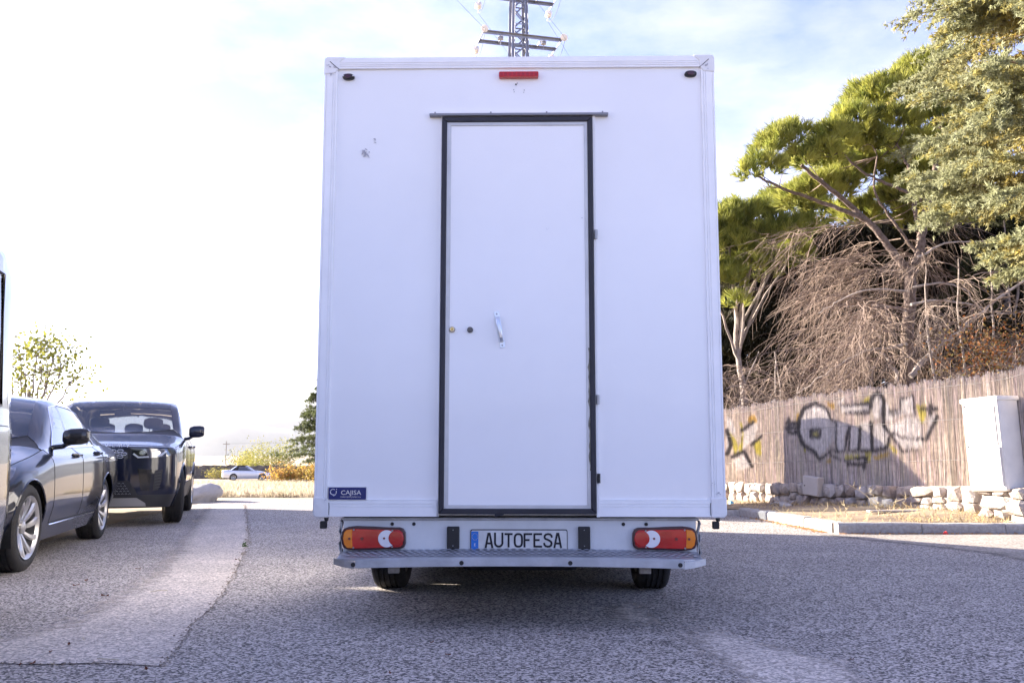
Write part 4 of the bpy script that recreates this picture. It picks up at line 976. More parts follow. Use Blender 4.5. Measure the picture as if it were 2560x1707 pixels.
# undercarriage
mb = MB(); mb.box(-.95, .95, .08, 4.3, ZB-.10, ZB-.003); mb.build('box_floor', M_WELL, truck)
for sd in (-1, 1):
    mb = MB(); mb.box(sd*.46-.035, sd*.46+.035, .10, 5.2, .36, .50); mb.build('chassis_rail', M_DKPLAST, truck)
AXY = 1.42
for sd in (-1, 1):
    for ya, yb in ((1.77, 4.25),):
        mb = MB(); mb.box(*sorted((sd*.985, sd*1.0)), ya, yb, .13, ZB-.01); mb.build('sun_block_skirt', M_DKPLAST, truck, .004)  # unseen skirts added to keep low sun from under the truck
mb = MB(); mb.box(-.9, .9, 1.85, 5.5, .17, .46); mb.build('sun_block_tray', M_DKPLAST, truck, .05, 3)  # unseen block added under the chassis so no sunlight passes through
mb = MB(); mb.tube([(-.72, AXY, .31), (-.3, AXY, .27), (.3, AXY, .27), (.72, AXY, .31)], .045, 10); mb.build('axle', M_DKPLAST, truck, smooth=True)
mb = MB(); mb.box(-.35, .35, .5, .85, .22, .44); mb.build('spare_tank', M_DKPLAST, truck, .05, 3)
tcx = (rp(1196.5, 1330, 1.0)[0])
for sd in (-1, 1): wheel(truck, .985, AXY, .335, .225, sd, 8, name='wheel')
# cab at the far end (nose away from the photographer)
CM = Matrix.Translation((0, BL+1.30, 0)) @ Matrix.Rotation(math.pi, 4, 'Z')
st = [(-.55, .84,.34, .92,.55, .92,.82, .86,.98, .5,1.03, 1.05), (-.1, .90,.32, .98,.6, .98,.95, .92,1.12, .6,1.20, 1.23), (.2, .92,.32, .99,.62, .99,1.0, .95,1.22, .84,1.32, 1.36),
      (.55, .92,.32, .99,.65, .99,1.02, .95,1.25, .82,1.72, 1.80), (.95, .92,.32, .99,.65, .99,1.02, .95,1.27, .80,2.16, 2.24), (1.2, .92,.32, .99,.65, .99,1.02, .95,1.28, .80,2.22, 2.32), (1.7, .92,.32, .99,.65, .99,1.02, .95,1.28, .80,2.24, 2.34), (2.1, .92,.32, .99,.65, .99,1.02, .95,1.28, .80,2.24, 2.34)]
S = Skin(st, -.55, .35, CM)
S.nose(truck, M_DKPLAST, M_WHITE, .62)
qf = S.arch(.05, .335, .40)
for sd in (1, -1):
    S.panel('cab_side', [(-.55, 0)] + qf + [(2.1, 0), (2.1, 3), (.1, 3), (-.55, 3)], M_WHITE, truck, sd)
    S.panel('cab_window', [(.55, 3.05), (1.45, 3.05), (1.45, 3.8), (1.02, 3.8)], M_GLASS, truck, sd)
    S.panel('cab_pillar', [(.1, 3), (.55, 3.0), (1.05, 3.84), (1.05, 4.14), (.95, 4.14), (.25, 4.14)], M_WHITE, truck, sd)
    S.panel('cab_rear_panel', [(1.45, 3), (2.1, 3), (2.1, 4.14), (1.05, 4.14), (1.05, 3.82), (1.45, 3.82)], M_WHITE, truck, sd)
    mirror_part(S, truck, .45, 1.45, 1.0, M_DKPLAST, sd, .2, .34)
    wheel(truck, .95, BL+1.25, .335, .225, sd, 8, name='wheel')
S.panel('cab_bonnet', [(-.55, 3), (.1, 3), (.25, 4.14), (.12, 5), (-.55, 5)], M_WHITE, truck, both=True)
S.panel('cab_windscreen', [(.25, 4.14), (.95, 4.14), (.92, 5), (.12, 5)], M_GLASS2, truck, both=True)
S.panel('cab_roof', [(.95, 4.14), (2.1, 4.14), (2.1, 5), (.92, 5)], M_WHITE, truck, both=True)
# ------------------------------------------------------------------ parked vehicles
PHI = R(13.3); CP, SP = math.cos(PHI), math.sin(PHI)
def rot(x, y, a=PHI): return Vector((x*math.cos(a)-y*math.sin(a), x*math.sin(a)+y*math.cos(a), 0))
M_BMW = mat('blue_black_paint', (.008, .010, .020), .3, 0, coat=1., spec=.15)
M_SUV = mat('navy_paint', (.005, .008, .024), .3, 0, coat=1., spec=.15)
M_SILVER = mat('silver_paint', (.17, .18, .18), .25, .7, coat=1.)
M_SILVER2 = mat('pale_silver_paint', (.66, .68, .72), .3, .4, coat=.8)
M_CLOTHTOP = mat('black_soft_top', (.012, .012, .016), .9, spec=.0)
M_VANW = mat('van_white', (.70, .70, .70), .3, coat=.5)

def interior(S, root, q, m, seats, dash_y, dash_z, wheel_x=.36):
    mb = MB(); mb.box(-.70, .70, dash_y-.10, dash_y+.30, dash_z-.35, dash_z); mb.xf(S.M); mb.build('dashboard', M_SEAT, root, .08, 3)
    mb = MB(); c = Vector((wheel_x, dash_y+.42, dash_z-.08)); u = Vector((1, 0, 0)); v = Vector((0, .35, 1)).normalized()
    mb.tube([S.M @ (c+(u*math.cos(t)+v*math.sin(t))*.18) for t in np.linspace(0, 2*math.pi, 25)], .015, 6); mb.tube([S.M @ c, S.M @ (c+Vector((0, -.2, -.06)))], .03, 6); mb.build('steering_wheel', M_SEAT, root, smooth=True)
    for x, y, zf, b, wd in seats: seat(S, root, x, y, zf, m, True, wd, b)
    mb = MB(); mb.box(-.11, .11, q['roof0']-.06, q['roof0']-.04, q['mirror_z']-.04, q['mirror_z']+.03); mb.tube([(0, q['roof0']-.05, q['mirror_z']+.03), (0, q['roof0']+.02, q['mirror_z']+.13)], .012, 6); mb.xf(S.M); mb.build('rear_view_mirror', M_DKPLAST, root, .01)

# -- dark saloon
sedan_st = [(-.50, .74,.20, .82,.42, .80,.60, .68,.70, .35,.745, .76), (-.2, .80,.20, .895,.48, .88,.70, .76,.80, .4,.845, .86), (.3, .83,.19, .918,.50, .905,.77, .80,.885, .45,.935, .95),
            (.6, .84,.19, .921,.52, .908,.81, .81,.935, .70,.985, 1.0), (.95, .84,.19, .923,.52, .91,.83, .805,.945, .655,1.185, 1.225), (1.38, .84,.19, .923,.52, .91,.84, .80,.955, .595,1.375, 1.43),
            (1.78, .84,.19, .923,.52, .91,.85, .795,.965, .58,1.405, 1.468), (2.3, .84,.19, .923,.52, .91,.86, .79,.975, .575,1.39, 1.455), (2.75, .83,.19, .923,.53, .91,.87, .785,.985, .58,1.30, 1.385),
            (3.2, .82,.20, .915,.54, .90,.88, .775,.995, .62,1.14, 1.19), (3.45, .80,.21, .905,.55, .89,.88, .76,1.0, .62,1.05, 1.07), (3.9, .74,.25, .85,.57, .83,.86, .70,.965, .4,1.0, 1.01)]
c = gndd(60, 1312); root_p = c - rot(.885, 0)
bmw = tag(empty('saloon_car', (root_p.x, root_p.y, 0), PHI), 'dark blue saloon car with ten-spoke alloy wheels parked behind the silver van', 'car', 'cars parked in a row')
S = Skin(sedan_st, -.50, .36)
q = dict(y0=-.50, cowl=.62, roof0=1.38, roof1=2.72, glass_end=3.38, end=3.9, axles=(0, 2.89), zc=.335, arch=.372, doors=(.58, 1.66, 2.62), glass=((.92, 1.60, 1.32, 1.60), (1.68, 2.42, 1.68, 2.44), (2.47, 2.72, 2.49, 2.56)),
         pillars=((1.60, 1.68, 1.60, 1.68), (2.42, 2.47, 2.44, 2.49)), c0=2.72, c1=2.56, mirror_z=1.30, side_glass=M_GLASS, handle_t=2.42, well_x=.86, waist_m=M_CHROME, sill_t=.42, lip=.009, lower=M_BMW)
car_body(S, bmw, q, M_BMW)
S.nose(bmw, M_BMW, M_BMW, .40)
S.line('window_chrome', [(.90, 3.06), (1.1, 3.42), (1.32, 3.83), (1.68, 3.83), (2.2, 3.83), (2.56, 3.83), (2.74, 3.06)], .007, M_CHROME, bmw, off=.003)
S.line('sill_chrome', [(y_, .36) for y_ in np.linspace(.62, 2.42, 12)], .007, M_CHROME, bmw, off=.002)
interior(S, bmw, q, M_LEATHER, [(x, y, .42, .60, .24) for y in (1.35,) for x in (.36, -.36)] + [(x, 2.25, .45, .52, .26) for x in (.36, -.36)], .85, .96)
for sd in (1, -1):
    mirror_part(S, bmw, .90, 1.045, .86, M_TRIM, sd, .215, .145)
    for yy in (0, 2.89): wheel(bmw, .89, yy, .335, .235 if yy else .235, sd, 10, R(-4) if yy == 0 else 0, 1.0, .72)
    hp = [(.40, .655), (.56, .672), (.665, .685), (.672, .62), (.60, .565), (.44, .58)]
    hl = S.face_panel('headlight', [(x*sd, z) for x, z in (hp if sd > 0 else hp[::-1])], M_LENS, bmw, .006, .05)
    S.panel('headlight_wrap', [(-.50, 2.15), (-.30, 2.45), (-.14, 2.8), (-.26, 2.96), (-.50, 2.96)], M_LENS, hl, sd, .004)
    S.face_panel('reflector', [(x*sd, z) for x, z in (hp if sd > 0 else hp[::-1])], M_ALLOY, hl, -.02, .05)
for sd in (1, -1):
    pg = [(.04, .70), (.20, .70), (.22, .60), (.17, .53), (.06, .53)]
    S.face_panel('grille', [(x*sd, z) for x, z in (pg if sd > 0 else pg[::-1])], M_TRIM, bmw, .006)
S.face_panel('air_intake', [(-.55, .38), (.55, .38), (.48, .26), (-.48, .26)], M_TRIM, bmw, .006)
for sd in (1, -1):
    mb = MB(); mb.box(sd*.62-.16, sd*.62+.10, 3.92, 3.99, .72, .88); mb.build('tail_light', M_REDLENS, bmw, .03, 3)

# -- navy SUV
suv_st = [(-.50, .83,.24, .91,.52, .905,.90, .86,.985, .45,1.02, 1.03), (-.2, .86,.25, .94,.54, .935,.93, .885,1.02, .5,1.075, 1.085), (.1, .87,.26, .952,.56, .945,.95, .90,1.05, .55,1.115, 1.13), (.45, .88,.27, .955,.6, .95,.97, .905,1.095, .6,1.165, 1.18),
          (.62, .88,.27, .955,.62, .95,.98, .90,1.115, .80,1.185, 1.21), (1.0, .88,.27, .955,.62, .95,.98, .89,1.125, .75,1.43, 1.46), (1.32, .88,.27, .955,.62, .948,.96, .88,1.115, .71,1.63, 1.668),
          (1.8, .88,.27, .955,.62, .948,.94, .87,1.125, .70,1.675, 1.725), (2.6, .88,.28, .955,.63, .948,.95, .86,1.145, .69,1.665, 1.715), (3.2, .86,.30, .945,.64, .938,.96, .845,1.165, .65,1.61, 1.665),
          (3.45, .84,.31, .93,.64, .925,.97, .83,1.17, .63,1.46, 1.55), (3.60, .82,.32, .91,.65, .905,.97, .81,1.16, .68,1.24, 1.27), (3.70, .78,.34, .88,.65, .87,.95, .77,1.10, .5,1.15, 1.16)]
c = gndd(395, 1208) + rot(0, .72) + Vector((.015, 0, 0)); PH2 = R(16.3); root_p = c - rot(.93, 0, PH2)
suv = tag(empty('suv', (root_p.x, root_p.y, 0), PH2), 'navy blue SUV with a silver honeycomb grille facing the road behind the saloon', 'car', 'cars parked in a row')
S = Skin(suv_st, -.50, .36, None, 3.4)
q = dict(y0=-.50, cowl=.64, roof0=1.36, roof1=3.22, glass_end=3.58, end=3.70, axles=(0, 2.74), zc=.37, arch=.415, doors=(.60, 1.68, 2.66), glass=((.94, 1.62, 1.28, 1.62), (1.70, 2.60, 1.70, 2.60), (2.66, 3.12, 2.66, 3.05)),
         pillars=((1.62, 1.70, 1.62, 1.70), (2.60, 2.66, 2.60, 2.66)), c0=3.12, c1=3.05, mirror_z=1.50, handle_t=2.35, well_x=.88, sill_t=.7, lip=.014, lip_m=M_SUV, lower=M_DKPLAST, tail=.08)
car_body(S, suv, q, M_SUV)
S.nose(suv, M_DKPLAST, M_SUV, .38)
interior(S, suv, q, M_SEAT, [(x, y, .62, .62, .25) for y in (1.40,) for x in (.38, -.38)] + [(x, 2.42, .66, .52, .2) for x in (.42, 0, -.42)], .92, 1.10, .38)
for sd in (1, -1):
    mirror_part(S, suv, .92, 1.22, .92, M_SUV, sd, .21, .17)
    for yy in (0, 2.74): wheel(suv, .945, yy, .37, .235, sd, 10, R(8) if yy == 0 else 0, .3, .66)
    def fp(nm, pts, m, off, par=suv, d=0., g=.05): return S.face_panel(nm, [(x*sd, z) for x, z in (pts if sd > 0 else pts[::-1])], m, par, off, g, depth=d)
    hl = fp('headlight', [(.385, .955), (.60, .968), (.86, .972), (.865, .92), (.80, .875), (.68, .862), (.45, .845), (.40, .89)], M_LENS, .010)
    fp('headlight_bowl', [(.385, .955), (.60, .968), (.86, .972), (.865, .92), (.80, .875), (.68, .862), (.45, .845), (.40, .89)], mat('lamp_bowl', (.42, .44, .48), .3, .5), -.004, hl)
    M_DRL = mat('running_light_white', (.85, .88, .95), .2)
    fp('running_light', [(.39, .90), (.45, .853), (.58, .860), (.575, .878), (.46, .872), (.405, .915)], M_DRL, .004, hl)
    fp('running_light', [(.61, .863), (.66, .867), (.73, .88), (.785, .935), (.77, .95), (.71, .90), (.645, .885), (.635, .93), (.62, .93)], M_DRL, .004, hl)
    for xx in (.50, .68): fp('projector', [(xx+.035*math.cos(t), .918+.028*math.sin(t)) for t in np.linspace(0, 2*math.pi, 13)[:-1]], M_CHROME, .003, hl)
    fp('side_vent', [(.655, .70), (.745, .715), (.735, .56), (.70, .46), (.64, .45)], M_DKPLAST, .006)
    for k in range(6): fp('vent_slat', [(.66, .48+k*.037), (.725, .49+k*.037), (.725, .497+k*.037), (.66, .487+k*.037)], mat('vent_slat', (.06, .06, .065), .4), .009)
    fp('fog_surround', [(.46, .72), (.62, .705), (.60, .45), (.50, .46)], M_TRIM, .005)
    mb = MB(); mb.box(sd*.74-.12, sd*.74+.06, 3.70, 3.79, .95, 1.08); mb.build('tail_light', M_REDLENS, suv, .02)
gr = S.face_panel('grille', [(-.375, .965), (.375, .965), (.36, .845), (-.36, .845)], M_TRIM, suv, .006, .06)
M_GRL = mat('grille_silver', (.62, .64, .68), .3, .5)
for r_ in range(3):
    for c_ in range(-4, 5):
        cx_ = c_*.082+(.041 if r_ % 2 else 0); cz_ = .868+r_*.037
        if abs(cx_) > .325: continue
        pts = [(cx_-.036, cz_), (cx_-.022, cz_+.0135), (cx_+.022, cz_+.0135), (cx_+.036, cz_), (cx_+.022, cz_-.0135), (cx_-.022, cz_-.0135)]
        mb = MB(); mb.tube([(x, S.face(x, z)-.012, z) for x, z in pts+pts[:1]], .0055, 5); mb.build('grille_cell', M_GRL, gr)
S.face_panel('lower_intake', [(-.44, .575), (.36, .575), (.44, .46), (.47, .385), (-.47, .385)], M_DKPLAST, suv, .008)
mesh_i = MB()
for r_ in range(5):
    for c_ in range(-10, 11):
        x = c_*.042+(.021 if r_ % 2 else 0); z = .41+r_*.032
        if abs(x) > .40-.02*r_: continue
        mesh_i.tube([(x-.014, S.face(x, z)-.014, z), (x, S.face(x, z)-.014, z+.011), (x+.014, S.face(x, z)-.014, z)], .003, 4)
tag(mesh_i.build('intake_mesh', M_GREY, suv), kind='stuff')
S.face_panel('skid_plate', [(-.46, .365), (.46, .365), (.56, .30), (.57, .26), (-.57, .26), (-.56, .30)], mat('skid_silver', (.28, .27, .26), .45, .4), suv, .016, .05)
bnd = 'DISCOVERY'
for k, ch in enumerate(bnd):
    x = (k-4)*.082; text_obj(ch, .062, M_SILV, suv, Matrix.Translation((x, S.face(x, .98)-.004, 1.005)) @ Matrix.Rotation(R(62), 4, 'X'), 'bonnet_letter', .003, sx=1.1)

# -- silver van, only its rear corner is in the picture
van_st = [(-.50, .84,.24, .92,.5, .92,.80, .86,.95, .5,1.0, 1.02), (-.1, .90,.24, .96,.55, .96,.92, .92,1.08, .6,1.15, 1.18), (.3, .92,.24, .965,.6, .965,.95, .93,1.13, .84,1.22, 1.26), (.75, .92,.24, .965,.6, .96,.97, .93,1.15, .86,1.60, 1.70),
          (1.15, .92,.24, .965,.6, .96,.98, .93,1.16, .90,1.78, 2.02), (1.6, .92,.24, .965,.6, .96,.98, .93,1.16, .905,1.82, 2.09), (2.8, .92,.24, .965,.6, .96,.98, .93,1.16, .91,1.83, 2.10), (3.6, .91,.25, .955,.6, .95,.98, .93,1.16, .905,1.82, 2.09),
          (3.82, .90,.27, .945,.6, .94,.98, .92,1.16, .895,1.79, 2.06), (3.92, .88,.30, .925,.6, .92,.97, .90,1.14, .875,1.75, 1.99), (3.97, .85,.33, .90,.6, .895,.96, .875,1.12, .85,1.68, 1.90)]
def make_van(name, loc, rz, paint, label, wheel_n=8):
    v = tag(empty(name, loc, rz), label, 'van')
    S = Skin([r_[:9]+(r_[9], r_[10]+.22*max(0, min(1, (r_[10]-1.25)/.5)), r_[11]+.22*max(0, min(1, (r_[11]-1.3)/.5))) for r_ in van_st], -.50, .36)
    q = dict(y0=-.50, cowl=.34, roof0=1.16, roof1=3.84, glass_end=3.95, end=3.97, axles=(.05, 2.95), zc=.335, arch=.39, doors=(.42, 1.50, 2.5), glass=((.66, 1.44, 1.08, 1.44), (1.56, 2.46, 1.56, 2.46), (2.58, 3.60, 2.58, 3.56)),
             pillars=((1.44, 1.56, 1.44, 1.56), (2.46, 2.58, 2.46, 2.58)), c0=3.60, c1=3.56, mirror_z=1.75, handle_t=2.3, well_x=.88, sill_t=.5, tail=.05)
    car_body(S, v, q, paint); S.nose(v, M_DKPLAST, paint, .55)
    interior(S, v, q, M_SEAT, [(x, 1.25, .72, .66, .25) for x in (.42, -.42)] + [(x, 2.4, .72, .62, .25) for x in (.42, -.42)], .62, 1.12)
    S.line('window_rubber', [(2.57, 3.04), (2.57, 3.83), (3.56, 3.83), (3.61, 3.04), (2.57, 3.04)], .010, M_TRIM, v, off=.003)
    S.line('side_crease', [(y_, 2.45) for y_ in np.linspace(.5, 3.93, 20)], .004, M_DKPLAST, v, off=-.001)
    for sd in (1, -1):
        mirror_part(S, v, .62, 1.30, .95, M_DKPLAST, sd, .2, .24)
        for yy in (.05, 2.95): wheel(v, .93, yy, .335, .215, sd, wheel_n, 0, .2, .62)
        mb = MB(); mb.box(sd*.80-.06, sd*.80+.055, 3.965, 4.015, .95, 1.30); mb.build('tail_light', M_REDLENS, v, .02)
        mb = MB(); mb.prism([(sd*.45, .85), (sd*.78, .90), (sd*.80, .76), (sd*.50, .70)], -.80, -.74); mb.build('headlight', M_LENS, v, .01)
    mb = MB(); mb.box(-.86, .86, 3.95, 4.08, .30, .52); mb.build('rear_bumper', M_DKPLAST, v, .03, 3)
    return v
cpos = at(36, 1100, 5.62); vr = Vector((cpos.x, 5.62, 0)) - rot(.93, 3.93)
make_van('passenger_van', (vr.x, vr.y, 0), PHI, M_SILVER, 'silver passenger van parked in front of the dark saloon, mostly cut off')
make_van('assumed_van', (-1.35, 15.45, 0), R(-90), M_VANW, 'assumed white delivery van, unseen crosswise behind the box truck, added to shade the fence')  # assumed van, out of view behind the truck, placed to cast the fence shadow

# -- far silver convertible with its black top up
cab_st = [(-.55, .68,.22, .78,.42, .76,.58, .64,.68, .35,.70, .71), (-.2, .78,.20, .87,.45, .85,.66, .74,.76, .4,.80, .81), (.4, .82,.19, .88,.48, .865,.74, .77,.86, .5,.90, .915), (.6, .82,.19, .88,.5, .868,.76, .775,.885, .70,.92, .935),
          (1.0, .82,.19, .88,.5, .868,.78, .77,.90, .62,1.16, 1.20), (1.4, .82,.19, .88,.5, .868,.79, .765,.905, .57,1.33, 1.385), (1.8, .82,.19, .88,.5, .868,.80, .76,.91, .56,1.35, 1.41), (2.2, .81,.2, .88,.52, .868,.82, .755,.92, .56,1.28, 1.345),
          (2.6, .80,.22, .875,.54, .862,.84, .745,.935, .60,1.08, 1.12), (2.8, .79,.23, .87,.54, .855,.85, .74,.94, .55,.97, .98), (3.3, .74,.26, .82,.56, .80,.85, .68,.935, .4,.96, .965), (3.45, .70,.28, .78,.56, .77,.84, .65,.92, .4,.94, .945)]
cv = at(613, 1193, 88); conv = tag(empty('convertible_car', (cv.x+1.5, 88, ground_h(cv.x, 88)), R(112)), 'pale silver convertible with its black roof up, parked far off on the grass', 'car')
S = Skin(cab_st, -.55, .34)
q = dict(y0=-.55, cowl=.62, roof0=1.38, roof1=2.25, glass_end=2.72, end=3.45, axles=(0, 2.6), zc=.32, arch=.36, doors=(.56, 1.95, None), glass=((.90, 1.92, 1.30, 1.90), (1.95, 2.25, 1.93, 2.12)), pillars=((1.92, 1.95, 1.90, 1.93),), c0=2.25, c1=2.12, mirror_z=1.25,
         roof_m=M_CLOTHTOP, rear_pillar_m=M_CLOTHTOP, handle_t=2.3, well_x=.82, sill_t=.4)
car_body(S, conv, q, M_SILVER2); S.nose(conv, M_SILVER2, M_SILVER2, .4)
for sd in (1, -1):
    mirror_part(S, conv, .88, .97, .80, M_SILVER2, sd, .18, .12)
    for yy in (0, 2.6): wheel(conv, .86, yy, .32, .21, sd, 8)
    mb = MB(); mb.box(sd*.60-.16, sd*.60+.14, 3.44, 3.57, .70, .84); mb.build('tail_light', M_REDLENS, conv, .03, 3)
# ------------------------------------------------------------------ vegetation tools
def unit(a): return a/(np.linalg.norm(a, axis=-1, keepdims=True)+1e-9)
def frames(ax):
    ref = np.where(np.abs(ax[:, 2:3]) < .9, np.array([[0, 0, 1.]]), np.array([[1., 0, 0]])); u = unit(np.cross(ax, ref)); return u, np.cross(ax, u)
def tufts(C, A, n, L, wd, spread, col, cvar=.2, tip=None, lj=.35):
    """needle tufts: centres C, axes A; n thin triangles each"""
    N_ = len(C); A = unit(A); u, v = frames(A)
    ph = RNG.uniform(0, 2*math.pi, (N_, n)); th = spread*np.sqrt(RNG.random((N_, n)))
    d = A[:, None]*np.cos(th)[..., None] + (u[:, None]*np.cos(ph)[..., None]+v[:, None]*np.sin(ph)[..., None])*np.sin(th)[..., None]
    ln = L*(1-lj*RNG.random((N_, n)))[..., None]; side = unit(np.cross(d, RNG.normal(size=(N_, n, 3))))*wd*.5
    base = C[:, None]+A[:, None]*(RNG.random((N_, n))[..., None]-.5)*L*.5
    V = np.stack([base-side, base+side, base+d*ln+side*.25, base+d*ln-side*.25], 2).reshape(-1, 3); T = np.arange(len(V)).reshape(-1, 4)
    cc = np.array(col)[None, None]*(1+cvar*RNG.normal(size=(N_, 1, 1)))*(1+.15*RNG.normal(size=(N_, n, 1)))
    if tip is not None:
        k = RNG.random((N_, 1, 1)); cc = cc*(1-k)+np.array(tip)[None, None]*k
    cc = np.clip(cc, .004, 1); cc = np.repeat(cc[:, :, None], 4, 2).reshape(-1, 3)
    return V, T, cc
def leaves(C, L, wd, col, col2, flat=.6):
    n = len(C); d = unit(RNG.normal(size=(n, 3))); s_ = unit(np.cross(d, RNG.normal(size=(n, 3)))); ln = L*RNG.uniform(.6, 1.2, (n, 1))
    V = np.stack([C, C+d*ln*.5+s_*wd*.5, C+d*ln, C+d*ln*.5-s_*wd*.5], 1).reshape(-1, 3); T = np.arange(4*n).reshape(-1, 4)
    k = RNG.random((n, 1)); cc = np.array(col)*(1-k)+np.array(col2)*k; cc = cc*RNG.uniform(.75, 1.25, (n, 1))
    return V, T, np.repeat(cc, 4, 0)
def tubes(P, r0, r1, ns=3):
    """P (N,S,3) polylines -> thin tapering tubes; r0, r1 arrays or numbers"""
    N_, S_, _ = P.shape; d = unit(np.gradient(P, axis=1)); ref = unit(RNG.normal(size=(N_, 1, 3))); u = unit(np.cross(d, ref)); v = np.cross(d, u)
    k = np.linspace(0, 1, S_)[None, :, None]; r = (np.reshape(r0, (-1, 1, 1))*(1-k)+np.reshape(r1, (-1, 1, 1))*k)
    rings = np.stack([P+(u*math.cos(2*math.pi*q/ns)+v*math.sin(2*math.pi*q/ns))*r for q in range(ns)], 2)
    idx = np.arange(N_*S_*ns).reshape(N_, S_, ns); fs = []
    for q in range(ns):
        w_ = (q+1) % ns; fs.append(np.stack([idx[:, :-1, q], idx[:, :-1, w_], idx[:, 1:, w_], idx[:, 1:, q]], -1).reshape(-1, 4))
    return rings.reshape(-1, 3), np.concatenate(fs)
def join(parts):
    V, T, C = [], [], []; o = 0
    for v, t, c in parts: V.append(v); T.append(t+o); C.append(c); o += len(v)
    return np.concatenate(V), np.concatenate(T), np.concatenate(C)
def curved(B, D, L, S_=6, droop=0., wob=.08, up=0.):
    """curved branch polylines from base points along directions"""
    n = len(B); k = np.linspace(0, 1, S_)[None, :, None]; L = np.reshape(L, (-1, 1, 1)); D = unit(D)
    P = B[:, None]+D[:, None]*k*L; P[..., 2] += (up-droop)*(k[..., 0]**2)*L[..., 0]
    w_ = np.cumsum(RNG.normal(size=(n, S_, 3)), 1)*wob*L/S_; w_[:, 0] = 0
    return P+w_
def limb(mb, pts, r0, r1, n=9, sub=6, wob=.012):
    P = [Vector(p) for p in pts]; o = []
    for i in range(len(P)-1):
        a, b, c, d = P[max(i-1, 0)], P[i], P[i+1], P[min(i+2, len(P)-1)]
        for k in range(sub):
            t = k/sub; o.append(.5*((2*b)+(c-a)*t+(2*a-5*b+4*c-d)*t*t+(3*b-a-3*c+d)*t**3) + Vector((random.gauss(0, wob), random.gauss(0, wob), 0)))
    o.append(P[-1]); m_ = len(o); mb.tube(o, [r0+(r1-r0)*i/(m_-1) for i in range(m_)], n)
    return o
M_LEAF = mat('foliage', (1, 1, 1), .6, attr=True, spec=.3); 
for m_ in (M_LEAF,):
    b_ = m_.node_tree.nodes['Principled BSDF']; t_ = m_.node_tree; tr = t_.nodes.new('ShaderNodeBsdfTranslucent'); ms = t_.nodes.new('ShaderNodeMixShader'); ms.inputs[0].default_value = .38
    at_n = [n_ for n_ in t_.nodes if n_.type == 'ATTRIBUTE'][0]; t_.links.new(at_n.outputs['Color'], tr.inputs['Color'])
    t_.links.new(b_.outputs[0], ms.inputs[1]); t_.links.new(tr.outputs[0], ms.inputs[2]); t_.links.new(ms.outputs[0], t_.nodes['Material Output'].inputs['Surface'])
M_BARK = mat('pine_bark', (.10, .072, .058), .95, col2=(.22, .165, .14), vscale=16, bump=1., bscale=30, detail=8)
M_BARKG = mat('grey_bark', (.22, .18, .155), .95, col2=(.33, .28, .25), vscale=14, bump=1., bscale=30, detail=8)
M_TWIG = mat('dead_twig', (1, 1, 1), .9, attr=True)

# ------------------------------------------------------------------ umbrella pine over the fence
def pine_clusters(cl, dens, col, tip, L=.24, wd=.017, nn=30):
    C, A = [], []
    for p, r in cl:
        n_ = int(dens*r*r); d = unit(RNG.normal(size=(n_, 3))); d[:, 2] = np.where(d[:, 2] < -.25, -d[:, 2], d[:, 2]); d = unit(d)
        rad = RNG.uniform(.45, 1.0, (n_, 1))**.6; C.append(np.array(p)+d*rad*r*np.array((1, 1, .72))); A.append(d*.8+np.array((-.15, 0, .75)))
    return tufts(np.concatenate(C), np.concatenate(A), nn, L, wd, .85, col, .25, tip)
PD = 17.5
pine = tag(empty('pine_tree', (atd(2088, 880, PD).x, PD, .2)), 'spreading pine with a forked trunk and bare lower limbs behind the fence', 'tree')
PO = np.array(pine.location)
def pl(x, y, Y=PD): v = atd(x, y, Y); return (v.x-PO[0], v.y-PO[1], v.z-PO[2])
mb = MB(); limb(mb, [(0, 0, -.3), pl(2085, 880), pl(2083, 780), pl(2090, 690), pl(2092, 622)], .135, .105)
limb(mb, [pl(2092, 632), pl(2108, 590), pl(2120, 520), pl(2135, 450), pl(2150, 380), pl(2165, 300, 17.8)], .10, .045); mb.build('trunk', M_BARK, pine, smooth=True)
mb = MB(); limb(mb, [pl(2090, 628), pl(2050, 580), pl(2005, 520), pl(1950, 470), pl(1890, 420, 17.2), pl(1840, 380, 17)], .085, .03); limb(mb, [pl(1985, 505), pl(1930, 480), pl(1860, 455), pl(1790, 430, 16.8), pl(1740, 405, 16.6)], .05, .018)
limb(mb, [pl(2118, 520), pl(2100, 480), pl(2105, 430), pl(2085, 380), pl(2060, 330)], .05, .02); limb(mb, [pl(2118, 460), pl(2060, 430), pl(1990, 400), pl(1930, 350, 17.2)], .04, .016); limb(mb, [pl(2140, 420), pl(2200, 390), pl(2260, 340, 18.2)], .04, .02)
limb(mb, [pl(2110, 590), pl(2060, 520), pl(2010, 440), pl(2015, 360)], .035, .014)
mb.build('limbs', M_BARK, pine, smooth=True)
cl = [((1790, 335, 16.8), .42), ((1755, 390, 16.6), .38), ((1820, 315, 17), .34), ((1835, 375, 17), .33), ((1765, 345, 16.7), .3), ((1722, 402, 16.5), .24), ((1912, 320, 17), .42), ((1900, 370, 17.2), .32), ((1890, 345, 17), .3),
      ((1965, 285, 17.2), .5), ((2000, 230, 17.5), .5), ((2045, 215, 17.6), .5), ((1990, 330, 17.5), .5), ((2050, 290, 17.6), .55), ((2100, 230, 17.8), .6), ((2120, 170, 18), .5), ((2090, 180, 18), .35), ((2150, 160, 18.2), .5), ((2140, 290, 18), .55), ((2180, 230, 18.2), .6),
      ((2035, 350, 18), .5), ((2110, 345, 18), .5), ((2200, 320, 18.5), .6), ((1960, 350, 18), .4), ((1880, 440, 18.4), .5), ((1925, 425, 18.6), .45), ((1840, 465, 18.6), .5), ((1990, 395, 18.8), .4), ((2240, 400, 18.6), .6)]
rq = np.random.default_rng(21)
